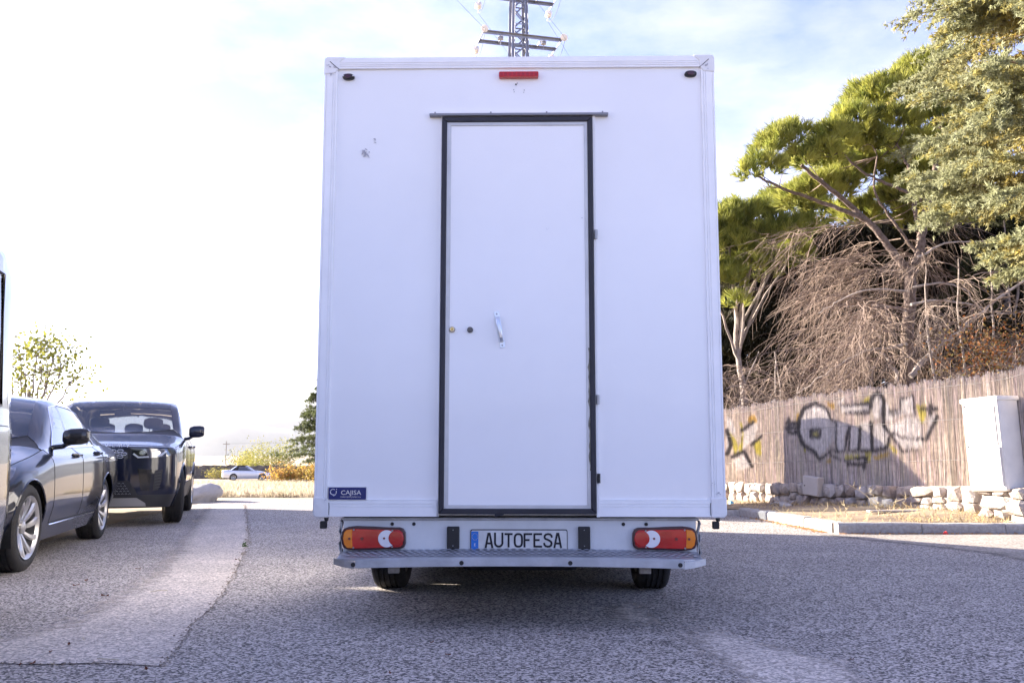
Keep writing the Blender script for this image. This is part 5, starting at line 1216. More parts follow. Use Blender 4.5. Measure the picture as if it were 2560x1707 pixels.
cl += [((1850+rq.uniform(0, 380), 350+rq.uniform(0, 150)+(k_ % 2)*20, 19+rq.uniform(-.6, .9)), rq.uniform(.34, .52)) for k_ in range(34)]
cl = [(pl(x, y, Y), r) for (x, y, Y), r in cl]
V, T, C = pine_clusters(cl, 330, (.15, .18, .036), (.46, .45, .10)); mesh_np('crown', V, T, M_LEAF, pine, C)
# fine twigs between limbs and needle clumps
B = np.array([c[0] for c in cl]); hubs = np.array([pl(1890, 420, 17.2), pl(1790, 430, 16.8), pl(2060, 330), pl(1930, 350, 17.2), pl(2165, 300, 17.8), pl(2260, 340, 18.2), pl(2015, 360), pl(2135, 450)])
P = []
for b in B:
    h = hubs[np.argmin(np.linalg.norm(hubs-b, axis=1))]
    for k in range(1):
        e = b+RNG.normal(size=3)*.22; t = np.linspace(0, 1, 7)[:, None]; P.append(h+(e-h)*t+np.sin(t*math.pi)*RNG.normal(size=(1, 3))*.12)
V, T = tubes(np.array(P), .012, .004); tag(mesh_np('twigs', V, T, M_TWIG, pine, np.tile((.13, .095, .075), (len(V), 1))), kind='stuff')
# bare dead branches drooping around the trunk
def dead_brush(bases, dirs, lens, nsub, sublen, droop, col, r=(.013, .004), rs=(.006, .0018), S_=8):
    P = curved(bases, dirs, lens, S_, droop*.45, .10); V1, T1 = tubes(P, r[0], r[1]); n = len(P)
    i = RNG.integers(0, n, n*nsub); k = RNG.uniform(.2, 1, n*nsub)*(S_-1); a = np.floor(k).astype(int).clip(0, S_-2); f = (k-a)[:, None]
    b = P[i, a]*(1-f)+P[i, a+1]*f; d = unit(P[i, a+1]-P[i, a])+RNG.normal(size=(len(i), 3))*.55; d[:, 2] -= droop*.5
    P2 = curved(b, d, sublen*RNG.uniform(.4, 1.2, len(i)), 6, droop*.8, .22); V2, T2 = tubes(P2, rs[0], rs[1])
    m_ = len(P2)*2; i2 = RNG.integers(0, len(P2), m_); a2 = RNG.integers(1, 5, m_); b2 = P2[i2, a2]; d2 = unit(P2[i2, a2+1]-P2[i2, a2])+RNG.normal(size=(m_, 3))*.6; d2[:, 2] -= droop*.4
    P3 = curved(b2, d2, sublen*.45*RNG.uniform(.4, 1.2, m_), 4, droop, .25); V3, T3 = tubes(P3, rs[1]*1.6, rs[1]*.7)
    cc = [np.repeat(np.array(col)*RNG.uniform(.7, 1.35, (len(p_), 1)), v_.shape[0]//len(p_), 0) for p_, v_ in ((P, V1), (P2, V2), (P3, V3))]
    return join([(V1, T1, cc[0]), (V2, T2, cc[1]), (V3, T3, cc[2])])
parts = []
nb = 74; z = RNG.uniform(1.0, 5.3, nb); an = np.where(RNG.random(nb) < .66, RNG.uniform(R(125), R(232), nb), RNG.uniform(R(-50), R(70), nb))
bases = np.stack([.0*z, .0*z, z], 1)+RNG.normal(size=(nb, 3))*.06; dirs = np.stack([np.cos(an), np.where(z > 3.6, np.abs(np.sin(an))+.25, np.sin(an)), RNG.uniform(-.1, .45, nb)], 1)
V, T, C = dead_brush(bases, dirs, RNG.uniform(1.2, 3.0, nb), 22, .95, .45, (.235, .175, .14)); tag(mesh_np('dead_branches', V, T, M_TWIG, pine, C), kind='stuff')
mb = MB()
for pts, r0 in (([(2083, 790), (2040, 800), (1990, 805), (1940, 830), (1880, 870), (1830, 905)], .035), ([(2060, 880), (2055, 850), (2030, 815), (2000, 800)], .045), ([(2090, 700), (2150, 690), (2230, 700), (2300, 720), (2352, 715)], .03), ([(2090, 865), (2150, 800), (2230, 740), (2300, 680), (2380, 630)], .06),
                ([(2100, 660), (2170, 650), (2220, 670), (2260, 720)], .025), ([(2110, 590), (2170, 560), (2240, 555), (2330, 550)], .025), ([(2085, 715), (2010, 700), (1940, 705)], .018), ([(2085, 670), (2000, 665), (1930, 690), (1880, 720)], .022)):
    limb(mb, [pl(x, y, PD-.25) for x, y in pts], r0, r0*.25, 7, 5, .02)
mb.build('bare_boughs', mat('bleached_bough', (.42, .36, .32), .9, var=.2, vscale=10, bump=.5, bscale=30), pine, smooth=True)

# ------------------------------------------------------------------ more trees filling the garden behind
def back_pine(x, y, Y, hgt, cls, label, trunk_r=.12, col=(.14, .17, .034), tip=(.42, .42, .09), dens=250, L=.27, wd=.021):
    o = tag(empty('pine_tree', (atd(x, y, Y).x, Y, .25)), label, 'tree'); oo = np.array(o.location)
    f = lambda a, b, c_: tuple(np.array(atd(a, b, c_))-oo)
    mb = MB(); limb(mb, [(0, 0, -.3), (.1, 0, hgt*.4), (-.05, 0, hgt*.7), (0, 0, hgt)], trunk_r, trunk_r*.35)
    C = [(f(a, b, c_), r) for (a, b, c_), r in cls]
    for c_, r in C[::2]: limb(mb, [(0, 0, max(.8, c_[2]*.6)), (c_[0]*.5, c_[1]*.5, c_[2]*.82), c_], trunk_r*.4, .015, 6, 4)
    mb.build('trunk', M_BARKG, o, smooth=True)
    V, T, cc = pine_clusters(C, dens, col, tip, L, wd, 24); mesh_np('crown', V, T, M_LEAF, o, cc); return o
rs = np.random.default_rng(3)
cls = [((1665, 520, 21), .6), ((1700, 500, 21), .55), ((1745, 500, 21.3), .5), ((1790, 475, 21.5), .55), ((1835, 480, 21.5), .5), ((1680, 580, 20.8), .6), ((1735, 560, 21), .6), ((1790, 540, 21), .55), ((1840, 530, 21.5), .5), ((1670, 650, 20.8), .5), ((1720, 630, 21), .6), ((1640, 540, 21), .7), ((1775, 610, 21.3), .5), ((1690, 700, 20.8), .32), ((1620, 640, 21), .7), ((1600, 560, 21), .8), ((1820, 590, 22), .5), ((1880, 500, 22), .5)]
back_pine(1700, 900, 21.5, 4.6, cls, 'bushy green pine close beside the white truck box', .1)
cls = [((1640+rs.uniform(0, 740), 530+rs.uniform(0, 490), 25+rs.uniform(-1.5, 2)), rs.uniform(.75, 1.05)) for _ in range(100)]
back_pine(2000, 900, 26, 4.5, cls, 'dense evergreen with foliage darkened for deep shade, filling the garden behind the dead branches', .14, (.030, .030, .016), (.05, .045, .022), 260, .34, .055)  # near-black foliage colour stands for the dense shade in the garden
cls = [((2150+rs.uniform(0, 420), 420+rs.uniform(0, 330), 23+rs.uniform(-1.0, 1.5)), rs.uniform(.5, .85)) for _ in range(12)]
back_pine(2330, 900, 23.5, 5, cls, 'evergreen with foliage darkened for shade, standing behind the pale cypress', .12, (.03, .036, .014), (.06, .065, .022), 260)  # shade is put into the dark foliage colour here too
# dead undergrowth in the shade, left of the pine
br = tag(empty('dead_brush', (atd(1760, 900, 18.5).x, 18.5, .2)), 'tangle of bare brown dead brush against the fence', 'brush')
nb = 70; bx = RNG.uniform(-1.5, 1.7, nb); bases = np.stack([bx, RNG.uniform(-.7, 1.2, nb), RNG.uniform(-.2, 2.4, nb)], 1); an = RNG.uniform(0, 2*math.pi, nb); dirs = np.stack([np.cos(an)*.8, np.sin(an)*.5, RNG.uniform(-.1, .9, nb)], 1)
V, T, C = dead_brush(bases, dirs, RNG.uniform(.7, 1.7, nb), 14, .7, .5, (.20, .15, .12)); tag(mesh_np('twigs', V, T, M_TWIG, br, C), kind='stuff')
mb = MB()
for k in range(9):
    x = -1.5+k*.38; limb(mb, [(x, 0, -.3), (x+random.uniform(-.1, .1), .1, .8), (x+random.uniform(-.25, .25), .2, 1.8), (x+random.uniform(-.4, .4), .3, 2.8)], .03, .01, 6, 4)
mb.build('stems', M_BARKG, br)
br = tag(empty('dead_brush', (atd(2290, 880, 16.2).x, 16.2, .2)), 'dead brown twigs hanging under the pale cypress', 'brush')
nb = 60; bases = np.stack([RNG.uniform(-1.1, 1.6, nb), RNG.uniform(-.6, .8, nb), RNG.uniform(.3, 4.2, nb)], 1); an = RNG.uniform(0, 2*math.pi, nb); dirs = np.stack([np.cos(an), np.sin(an)*.6, RNG.uniform(-.3, .6, nb)], 1)
V, T, C = dead_brush(bases, dirs, RNG.uniform(.8, 1.8, nb), 16, .8, .6, (.25, .19, .155)); tag(mesh_np('twigs', V, T, M_TWIG, br, C), kind='stuff')
mb = MB()
for k in range(5): limb(mb, [(-1+k*.5, 0, -.3), (-1+k*.55, .1, 1.5), (-1.1+k*.6, .2, 3), (-1.1+k*.6, .1, 4.2)], .035, .01, 6, 4)
mb.build('stems', M_BARKG, br)
# russet-leaved shrub
sh = tag(empty('russet_shrub', (atd(2270, 850, 15.5).x, 15.5, .2)), 'russet-leaved shrub showing over the fence beside the pine trunk', 'shrub')
c_ = np.array([np.array(atd(2275+62*RNG.normal(), 815+34*RNG.normal()-30*math.sin(_*.004), 15.5+.35*RNG.normal()))-np.array(sh.location) for _ in range(1500)])
V, T, C = leaves(c_, .055, .035, (.26, .085, .03), (.15, .12, .04)); mesh_np('leaves', V, T, M_LEAF, sh, C)
P = curved(np.zeros((26, 3))+RNG.normal(size=(26, 3))*np.array((.4, .2, 0)), np.stack([RNG.uniform(-.5, .5, 26), RNG.uniform(-.3, .3, 26), np.ones(26)], 1), RNG.uniform(1.4, 2.2, 26), 7, 0, .12); V, T = tubes(P, .012, .004); mesh_np('stems', V, T, M_TWIG, sh, np.tile((.18, .12, .09), (len(V), 1)))

# ------------------------------------------------------------------ pale cypress on the right
CY = 13.4; cyp = tag(empty('cypress_tree', (9.0, CY, .2)), 'tall pale blue-green cypress with feathery sprays at the right', 'tree')
mb = MB(); tp = limb(mb, [(0, 0, -.4), (.05, 0, 2.5), (-.05, .05, 6), (0, 0, 11.5)], .24, .03); mb.build('trunk', M_BARKG, cyp, smooth=True)
nb = 185; z = RNG.uniform(3.8, 11.4, nb); an = RNG.uniform(0, 2*math.pi, nb); an = np.where(RNG.random(nb) < .6, RNG.uniform(R(120), R(290), nb), an)
Lb = np.interp(z, [3.9, 4.8, 6, 9, 11.4], [2.0, 2.7, 3.1, 2.8, .6])*RNG.uniform(.70, 1.05, nb)
bases = np.stack([0*z, 0*z, z-.4], 1); dirs = np.stack([np.cos(an), np.sin(an), RNG.uniform(.10, .38, nb)], 1)
PB = curved(bases, dirs, Lb, 10, .20, .05); V0, T0 = tubes(PB, .030, .006); mesh_np('branches', V0, T0, M_TWIG, cyp, np.tile((.15, .105, .08), (len(V0), 1)))
ns = 46; i = np.repeat(np.arange(nb), ns); tt = RNG.uniform(.22, 1, nb*ns)**.85; k = tt*9; a = np.floor(k).astype(int).clip(0, 8); f = (k-a)[:, None]
b = PB[i, a]*(1-f)+PB[i, a+1]*f; d0 = unit(PB[i, a+1]-PB[i, a]); sd = np.cross(d0, np.array((0, 0, 1.))); sg = np.where(RNG.random(len(i)) < .5, 1, -1)[:, None]
d = d0*RNG.uniform(.6, 1.1, (len(i), 1))+sd*sg*RNG.uniform(.15, .95, (len(i), 1)); d[:, 2] += RNG.normal(-.05, .26, len(i))
P2 = curved(b, d, (.70-.36*tt)*RNG.uniform(.6, 1.15, len(i))*np.clip(Lb[i]/2.4, .5, 1.1), 9, .16, .06)
C_ = P2[:, 1:].reshape(-1, 3)+RNG.normal(size=(len(P2)*8, 3))*.014; A_ = unit((P2[:, 1:]-P2[:, :-1]).reshape(-1, 3))*.9+RNG.normal(size=(len(C_), 3))*.3
V1, T1, C1 = tufts(C_, A_, 8, .085, .019, 1.1, (.29, .30, .165), .10, (.37, .375, .22), .4)
# inner growth is older and yellow-brown
inn = np.clip(1-tt*1.25, 0, 1)[:, None]; hue_ = np.array((1., 1., 1.))*(1-inn)+np.array((1.15, .85, .40))*inn; yl = RNG.random((len(P2), 1)) < .16
hue_ = np.where(yl, hue_*np.array((1.12, .98, .62)), hue_)*RNG.uniform(.8, 1.15, (len(P2), 1)); C1 = np.clip(C1*np.repeat(hue_, 8*8*4, 0), .01, .7)
mesh_np('crown', V1, T1, M_LEAF, cyp, C1)

# ------------------------------------------------------------------ beyond the car park, left
def small_tree(x, y, Y, cls, label, L, wd, c1, c2, n, nm='young_tree'):
    o = tag(empty(nm, (atd(x, y, Y).x, Y, ground_h(atd(x, y, Y).x, Y))), label, 'tree'); oo = np.array(o.location); pts = []; mb = MB()
    limb(mb, [(0, 0, -.1), (.03, 0, 1.0), (0, 0, 2.0)], .06, .03)
    for (a, b, c_), r in cls:
        p = np.array(atd(a, b, c_))-oo; limb(mb, [(0, 0, 1.2), (p[0]*.6, p[1]*.6, 1.2+(p[2]-1.2)*.5), tuple(p)], .022, .005, 6, 4); pts.append(p+RNG.normal(size=(n, 3))*r*.5)
        for q in range(5): limb(mb, [tuple(p*.85+np.array((0, 0, .2))), tuple(p+RNG.normal(size=3)*r*.55)], .008, .003, 4, 3)
    mb.build('trunk', M_BARKG, o); V, T, C = leaves(np.concatenate(pts), L, wd, c1, c2); mesh_np('crown', V, T, M_LEAF, o, C); return o
small_tree(60, 1000, 15.5, [((60, 840, 15.5), .45), ((100, 830, 15.5), .45), ((150, 825, 15.3), .45), ((45, 800, 15.6), .35), ((175, 860, 15.4), .4), ((110, 870, 15.5), .5), ((60, 870, 15.5), .5), ((20, 850, 15.5), .6), ((-20, 840, 15.5), .6), ((130, 800, 15.5), .3), ((90, 790, 15.5), .22)], 'young tree with sparse yellow-green leaves behind the saloon', .08, .055, (.34, .33, .06), (.20, .22, .05), 120)
# cedar beside the truck
ced = tag(empty('cedar_tree', (at(806, 1190, 40).x, 40, ground_h(-8, 40))), 'young cedar with layered drooping branches showing left of the truck', 'tree')
mb = MB(); limb(mb, [(0, 0, -.2), (0, 0, 2), (-.05, 0, 4.7)], .09, .012); mb.build('trunk', M_BARKG, ced)
nb = 120; z = RNG.uniform(.5, 4.6, nb); an = RNG.uniform(0, 2*math.pi, nb); Lb = np.interp(z, [.5, 1.2, 2.4, 4.6], [1.5, 2.15, 1.5, .15])*RNG.uniform(.7, 1.08, nb)
PB = curved(np.stack([0*z, 0*z, z], 1), np.stack([np.cos(an), np.sin(an), .35+0*z], 1), Lb, 8, .36, .03); V0, T0 = tubes(PB, .02, .005); mesh_np('branches', V0, T0, M_TWIG, ced, np.tile((.13, .10, .08), (len(V0), 1)))
i = np.repeat(np.arange(nb), 26); k = RNG.uniform(.15, 1, len(i))*7; a = np.floor(k).astype(int).clip(0, 6); f = (k-a)[:, None]; b = PB[i, a]*(1-f)+PB[i, a+1]*f+RNG.normal(size=(len(i), 3))*np.array((.09, .09, .04))
V1, T1, C1 = tufts(b, RNG.normal(size=(len(i), 3))*.6+np.array((0, 0, -.3)), 12, .15, .026, 1.1, (.085, .105, .042), .2, (.13, .15, .05)); mesh_np('crown', V1, T1, M_LEAF, ced, C1)
def bush(nm, x, y, Y, w_, h, n, L, wd, c1, c2, label, dp=.8):
    p = at(x, y, Y); o = tag(empty(nm, (p.x, Y, ground_h(p.x, Y))), label, 'bush'); m_ = 34
    P = curved(RNG.normal(size=(m_, 3))*np.array((w_*.25, dp*.25, 0)), np.stack([RNG.normal(0, .45, m_), RNG.normal(0, .45, m_), np.ones(m_)], 1), h*RNG.uniform(.6, 1.05, m_), 7, 0, .12)
    V, T = tubes(P, .015, .005); mesh_np('stems', V, T, M_TWIG, o, np.tile((.2, .15, .09), (len(V), 1)))
    i = RNG.integers(0, m_, n); a = RNG.integers(2, 7, n); c_ = P[i, a]+RNG.normal(size=(n, 3))*np.array((w_*.11, dp*.13, h*.10)); V, T, C = leaves(c_, L, wd, c1, c2); mesh_np('foliage', V, T, M_LEAF, o, C); return o
bush('broom_bush', 622, 1183, 104, 3.6, 3.0, 2800, .24, .08, (.42, .36, .06), (.26, .26, .05), 'yellow broom bush behind the pale convertible')
bush('broom_bush', 672, 1188, 98, 4.6, 3.7, 4200, .24, .08, (.36, .33, .07), (.20, .22, .05), 'tall yellow-green broom bush beside the cedar')
bush('broom_bush', 545, 1186, 91, 2.0, 1.1, 900, .18, .06, (.40, .34, .08), (.3, .28, .06), 'low yellowish bush in front of the dark field wall')
bush('russet_bush', 735, 1196, 36, 1.7, .85, 3000, .085, .05, (.46, .22, .06), (.38, .32, .08), 'orange autumn bush growing under the cedar')
bush('russet_bush', 800, 1196, 35.5, 1.6, .8, 1800, .085, .05, (.48, .26, .07), (.36, .33, .08), 'orange and yellow bush half hidden by the truck')
bush('green_bush', 611, 1140, 120, 2.6, 3.0, 900, .3, .1, (.10, .12, .06), (.14, .15, .07), 'dark bush on the edge of the dry field')
# dry grass: one mass on the far bank, one on the verge
def grass(nm, pts, h, wd, c1, c2, lean=.35):
    n = len(pts); d = np.stack([RNG.normal(0, lean, n), RNG.normal(0, lean, n), np.ones(n)], 1); d = unit(d); hh = h*RNG.uniform(.35, 1.2, (n, 1)); s_ = unit(np.cross(d, RNG.normal(size=(n, 3))))*wd
    bend_ = RNG.normal(size=(n, 3))*.25*hh; bend_[:, 2] = -np.abs(bend_[:, 2])*.5
    V = np.stack([pts-s_, pts+s_, pts+d*hh*.55+s_*.7, pts+d*hh*.55-s_*.7, pts+d*hh+bend_], 1).reshape(-1, 3); o = np.arange(n)[:, None]*5
    T = np.concatenate([o+np.array((0, 1, 2)), o+np.array((0, 2, 3)), o+np.array((3, 2, 4))]); k = RNG.random((n, 1)); C = (np.array(c1)*(1-k)+np.array(c2)*k)*RNG.uniform(.75, 1.2, (n, 1))
    return tag(mesh_np(nm, V, T, M_LEAF, None, np.repeat(C, 5, 0)), kind='stuff')
n = 26000; y = 20+RNG.random(n)**1.3*42; x = -y*(.235+RNG.uniform(-.035, .17, n)); p = np.stack([x, y, [ground_h(a, b) for a, b in zip(x, y)]], 1)
keep = RNG.random(n) < (.25+.75*(np.sin(x*1.3)+np.sin(y*.7+x) > -.2)); g_ = grass('dry_grass', p[keep], .22, .010, (.52, .44, .32), (.44, .38, .26)); tag(g_, 'pale dry grass covering the bank beyond the car park', 'grass')
n = 10000; x = RNG.uniform(3.6, 7.5, n); y = RNG.uniform(10.78, 16, n); d = x-np.array([wall_x(b) for b in y]); near = np.exp(-(d/.35)**2)+np.exp(-((y-10.95)/.22)**2)*(x > 4.6)
keep = (RNG.random(n) < .10+.9*near) & (d < -.05); p = np.stack([x, y, [verge_z(a, b) for a, b in zip(x, y)]], 1)[keep]; g_ = grass('verge_grass', p, .11, .0045, (.56, .44, .25), (.40, .30, .16), .8); tag(g_, 'short straw-coloured grass on the verge before the stone wall', 'grass')
n = 900; s_ = RNG.uniform(0, 3.0, n); x = 3.66-.05*s_-np.abs(RNG.normal(0, .07, n))-.02; y = 10.75+s_; p1 = np.stack([x, y, 0*x+.006], 1); s_ = RNG.uniform(0, 4, 700); p2 = np.stack([3.7+s_, 10.58-np.abs(RNG.normal(0, .035, 700)), 0*s_+.01], 1)
g_ = grass('kerb_litter', np.concatenate([p1, p2]), .035, .006, (.50, .33, .17), (.42, .20, .09), 2.5); tag(g_, 'dry needles and leaf litter gathered along the foot of the kerb', 'leaf litter')
# tall weeds on the verge
M_WEED = mat('dry_weed', (.52, .43, .27), .9)
for k, (xd, yd, tx, ty) in enumerate(((2030, 1178, 1945, 1108), (2020, 1176, 2000, 1120), (2040, 1178, 2065, 1148), (1880, 1190, 1905, 1165), (2075, 1172, 2085, 1140), (1945, 1178, 1935, 1150))):
    Yw = 11.4; a = atd(xd, yd, Yw); b = atd(tx, ty, Yw-.1); zg = verge_z(a.x, Yw); o = tag(empty('dry_weed', (a.x, Yw, zg)), 'thin dry weed stalk leaning up from the verge before the stone wall', 'weed', 'weeds on the verge')
    d = b-a; mb = MB(); limb(mb, [(0, 0, 0), (d.x*.35, -.02, (d.z+a.z-zg)*.5), (d.x, -.05, d.z+a.z-zg)], .0055, .0025, 5, 5)
    for q in range(5):
        t = random.uniform(.35, 1); p_ = Vector((d.x*t*t, -.05*t, (d.z+a.z-zg)*t)); mb.tube([p_, p_+Vector((random.gauss(0, .05), random.gauss(0, .04), random.uniform(.02, .07)))], [.003, .0015], 4)
    mb.build('stalk', M_WEED, o)

# tall cypress added out of view on the left to block sun from the foreground
col_ = tag(empty('sun_block_cypress', (-9.2, 8.7, 0)), 'added slender dark column cypress, out of view left of the parked cars, blocking sun', 'tree', 'added column cypresses blocking sun on the car park')
mb = MB(); limb(mb, [(0, 0, -.2), (0, 0, 3), (0, 0, 6.6)], .12, .02); mb.build('trunk', M_BARKG, col_)
n = 5200; z = RNG.uniform(.7, 7.0, n); rr_ = np.interp(z, [.7, 2, 5, 7.0], [.8, 1.1, .9, .1])*np.sqrt(RNG.uniform(.1, 1, n)); an = RNG.uniform(0, 2*math.pi, n)
C_ = np.stack([rr_*np.cos(an), rr_*np.sin(an), z], 1); V, T, C = tufts(C_, np.stack([np.cos(an)*.5, np.sin(an)*.5, 1+0*an], 1), 8, .3, .05, .6, (.05, .07, .03), .2, (.08, .1, .04)); mesh_np('crown', V, T, M_LEAF, col_, C)
c2 = col_.copy(); COL.objects.link(c2); c2.location = (-10.8, 13.55, -.02); c2['label'] = 'added slender dark column cypress, out of view left of the navy SUV, blocking sun'  # second added tree, closes the sunlit gap between saloon and SUV
for ch in list(col_.children): k2 = ch.copy(); COL.objects.link(k2); k2.parent = c2

# unseen row of evergreens added behind the camera to darken car paint reflections
n = 15000; C_ = np.stack([RNG.uniform(-30, 26, n), -22+RNG.normal(0, .6, n), RNG.uniform(0, 1, n)**.9*2.3], 1); C_[:, 2] *= 1+.12*np.sin(C_[:, 0]*.8)
V, T, C = tufts(C_, np.tile((0., .6, .8), (n, 1)), 4, .6, .22, 1.2, (.045, .06, .025), .2, (.07, .085, .035)); tag(mesh_np('added_hedge', V, T, M_LEAF, None, C), 'added dense evergreen row, unseen behind the camera, darkening reflections in the cars', 'added_hedge', kind='stuff')
# ------------------------------------------------------------------ things on the verge and beyond
M_CAB = mat('cabinet_polyester', (.66, .62, .56), .55, var=.06, vscale=4)
ca = math.atan2(WU.y, WU.x)
cab = tag(empty('utility_cabinet', (0, 0, 0), 0), 'tall cream utility cabinet standing on the stone wall', 'cabinet')
p = W0 + wall_pt(.90, .02, 0); cz0 = wall_top(.7)-.03; cab.location = (p.x, p.y, cz0); cab.rotation_euler = (R(1.0), R(-2.2), ca+R(4))
CW, CD, CH = .52, .34, 1.10
mb = MB(); mb.box(-CW/2, CW/2, -CD+.10, .10, 0, CH); mb.build('body', M_CAB, cab, .03, 3)
mb = MB(); mb.box(-CW/2-.012, CW/2+.012, -CD+.085, .115, CH-.045, CH+.015); mb.build('lid', M_CAB, cab, .018, 3)
# local -Y of the cabinet faces the road side or away: put the doors on the face towards the road
sgn = -1 if (Matrix.Rotation(ca, 3, 'Z') @ Vector((0, -1, 0))).dot(WN) > 0 else 1
fy = (-CD+.10) if sgn < 0 else .10
def cface(x0, x1, z0, z1, d0, d1, nm, m, bev=.006): mb = MB(); mb.box(x0, x1, *sorted((fy+sgn*d0, fy+sgn*d1)), z0, z1); return mb.build(nm, m, cab, bev, 2)
cface(-CW*.40, CW*.40, .54, CH-.10, -.002, .014, 'door', M_CAB); cface(-CW*.38, CW*.38, .05, .50, -.002, .014, 'door', M_CAB)
cface(-CW*.44, -CW*.415, .52, CH-.06, -.002, .020, 'door_strip', M_CAB); cface(CW*.415, CW*.44, .06, .52, -.002, .020, 'door_strip', M_CAB)
cface(-.05, .06, CH-.22, CH-.14, .014, .017, 'warning_label', mat('faded_label', (.62, .55, .46), .6)); cface(CW*.30, CW*.35, .78, .84, .014, .024, 'lock', M_GREY)
# small meter box propped on the wall
mb_ = tag(empty('meter_box', tuple(W0+wall_pt(-2.55, .165, verge_z(5.2, 14.1)+.12)), 0), 'small grey meter box hanging askew on the rubble wall', 'meter box'); mb_.rotation_euler = (0, R(5), ca+(0 if sgn < 0 else math.pi)+R(6))
M_MET = mat('meter_grey', (.45, .41, .38), .5, var=.05, vscale=5)
mb = MB(); mb.box(-.17, .17, -.05, .06, 0, .29); mb.build('body', M_MET, mb_, .008, 2)
mb = MB(); mb.box(-.105, .165, -.064, -.049, .008, .282); mb.build('lid', M_MET, mb_, .006, 2); mb = MB(); mb.lathe([(-.058, .0005), (-.058, .010), (-.048, .010)], 'y', (-.125, 0, .14), 12); mb.build('latch', M_INK, mb_)
def rock(nm, loc, sx, sy, sz, m, label, rz=0., tilt=0., cat='rock', seed=1, group=None):
    bm = bmesh.new(); bmesh.ops.create_icosphere(bm, subdivisions=4, radius=1); rr = random.Random(seed); o_ = Vector((rr.random()*9, rr.random()*9, rr.random()*9))
    from mathutils import noise
    for v in bm.verts:
        k = 1+.42*noise.noise(v.co*1.1+o_)+.2*abs(noise.noise(v.co*2.9+o_))+.05*noise.noise(v.co*7+o_)+.02*noise.noise(v.co*17+o_); v.co = Vector((v.co.x*sx*k, v.co.y*sy*k, v.co.z*sz*k))
    for f in bm.faces: f.smooth = True
    me = bpy.data.meshes.new(nm); bm.to_mesh(me); bm.free(); o = link(nm, me, m); o.location = loc; o.rotation_euler = (tilt, 0, rz); return tag(o, label, cat, group)
M_BOULD = mat('granite_boulder', (.40, .38, .36), .9, col2=(.52, .49, .46), vscale=5, bump=.7, bscale=18, detail=8)
b = gnd(500, 1256); rock('boulder', (b.x-.36, b.y+.45, .02), .62, .5, .33, M_BOULD, 'pale granite boulder lying at the edge of the asphalt behind the SUV', .2, 0, 'boulder', 4)
v = gndd(1810, 1160, .07); rock('flat_stone', (v.x, v.y-.1, .11), .30, .16, .035, M_BOULD, 'thin pale stone slab lying flat on the verge', .1, 0, 'stone', 7)
v = gndd(1735, 1152, .05); rock('mossy_block', (v.x+.05, v.y, .12), .30, .2, .15, M_STONE[2], 'dark squarish block at the foot of the wall beside the truck', .3, 0, 'stone', 9)
v = gndd(1790, 1165, .07); rock('small_stone', (v.x, v.y-.35, .11), .09, .07, .05, M_BOULD, 'small pale stone lying before the dark block', .3, 0, 'stone', 12)
mb = MB(); mb.box(-.33, .33, -.05, .05, 0, .028); o = mb.build('stone_strip', M_KERB, None, .008); v = gndd(2060, 1187, .12); o.location = (v.x, v.y+.1, verge_z(v.x, v.y)); o.rotation_euler = (0, 0, R(4)); tag(o, 'thin pale stone strip lying in the verge before the wall', 'stone')
mb = MB(); mb.loft([[(x, -.09+.02*math.sin(4*x), 0), (x, -.07, .09+.01*math.sin(9*x)), (x, .07, .09+.012*math.sin(7*x)), (x, .09, 0)] for x in np.linspace(-.75, .75, 14)]); o = mb.build('old_kerb', M_KERB, None, .012); v = gndd(1735, 1177, .04); o.location = (v.x-.1, v.y, .0); o.rotation_euler = (0, 0, R(-4)); tag(o, 'broken length of old kerb lying beside the truck', 'kerb stone')
# litter
def scrap(nm, loc, m, label, s_=.05, cat='litter', n=7, seed=0):
    rr = random.Random(seed); mb = MB(); top = [(s_*math.cos(2*math.pi*k/n)*rr.uniform(.6, 1.2), s_*math.sin(2*math.pi*k/n)*rr.uniform(.6, 1.2)) for k in range(n)]
    mb.loft([[(a, b_, 0) for a, b_ in top], [(a*.9, b_*.9, s_*rr.uniform(.2, .9)) for a, b_ in top], [(a*.4, b_*.4, s_*rr.uniform(.5, 1.1)) for a, b_ in top]]); o = mb.build(nm, m); o.location = loc; return tag(o, label, cat)
v = gndd(1672, 1157, .06); scrap('blue_litter', (v.x+.05, v.y, verge_z(v.x, v.y)), mat('blue_plastic', (.10, .38, .62), .5), 'crumpled blue plastic scrap at the foot of the wall by the truck', .06, seed=3)
v = gndd(2362*.985, 1208, 0); scrap('red_litter', (at(2362, 1318, 10.5).x, 10.5, .009), mat('red_plastic', (.50, .03, .03), .5), 'small red scrap lying against the kerb', .035, seed=5)
M_DLEAF = mat('dead_leaf', (.16, .055, .03), .8)
M_STRAW = mat('straw', (.55, .48, .34), .8)
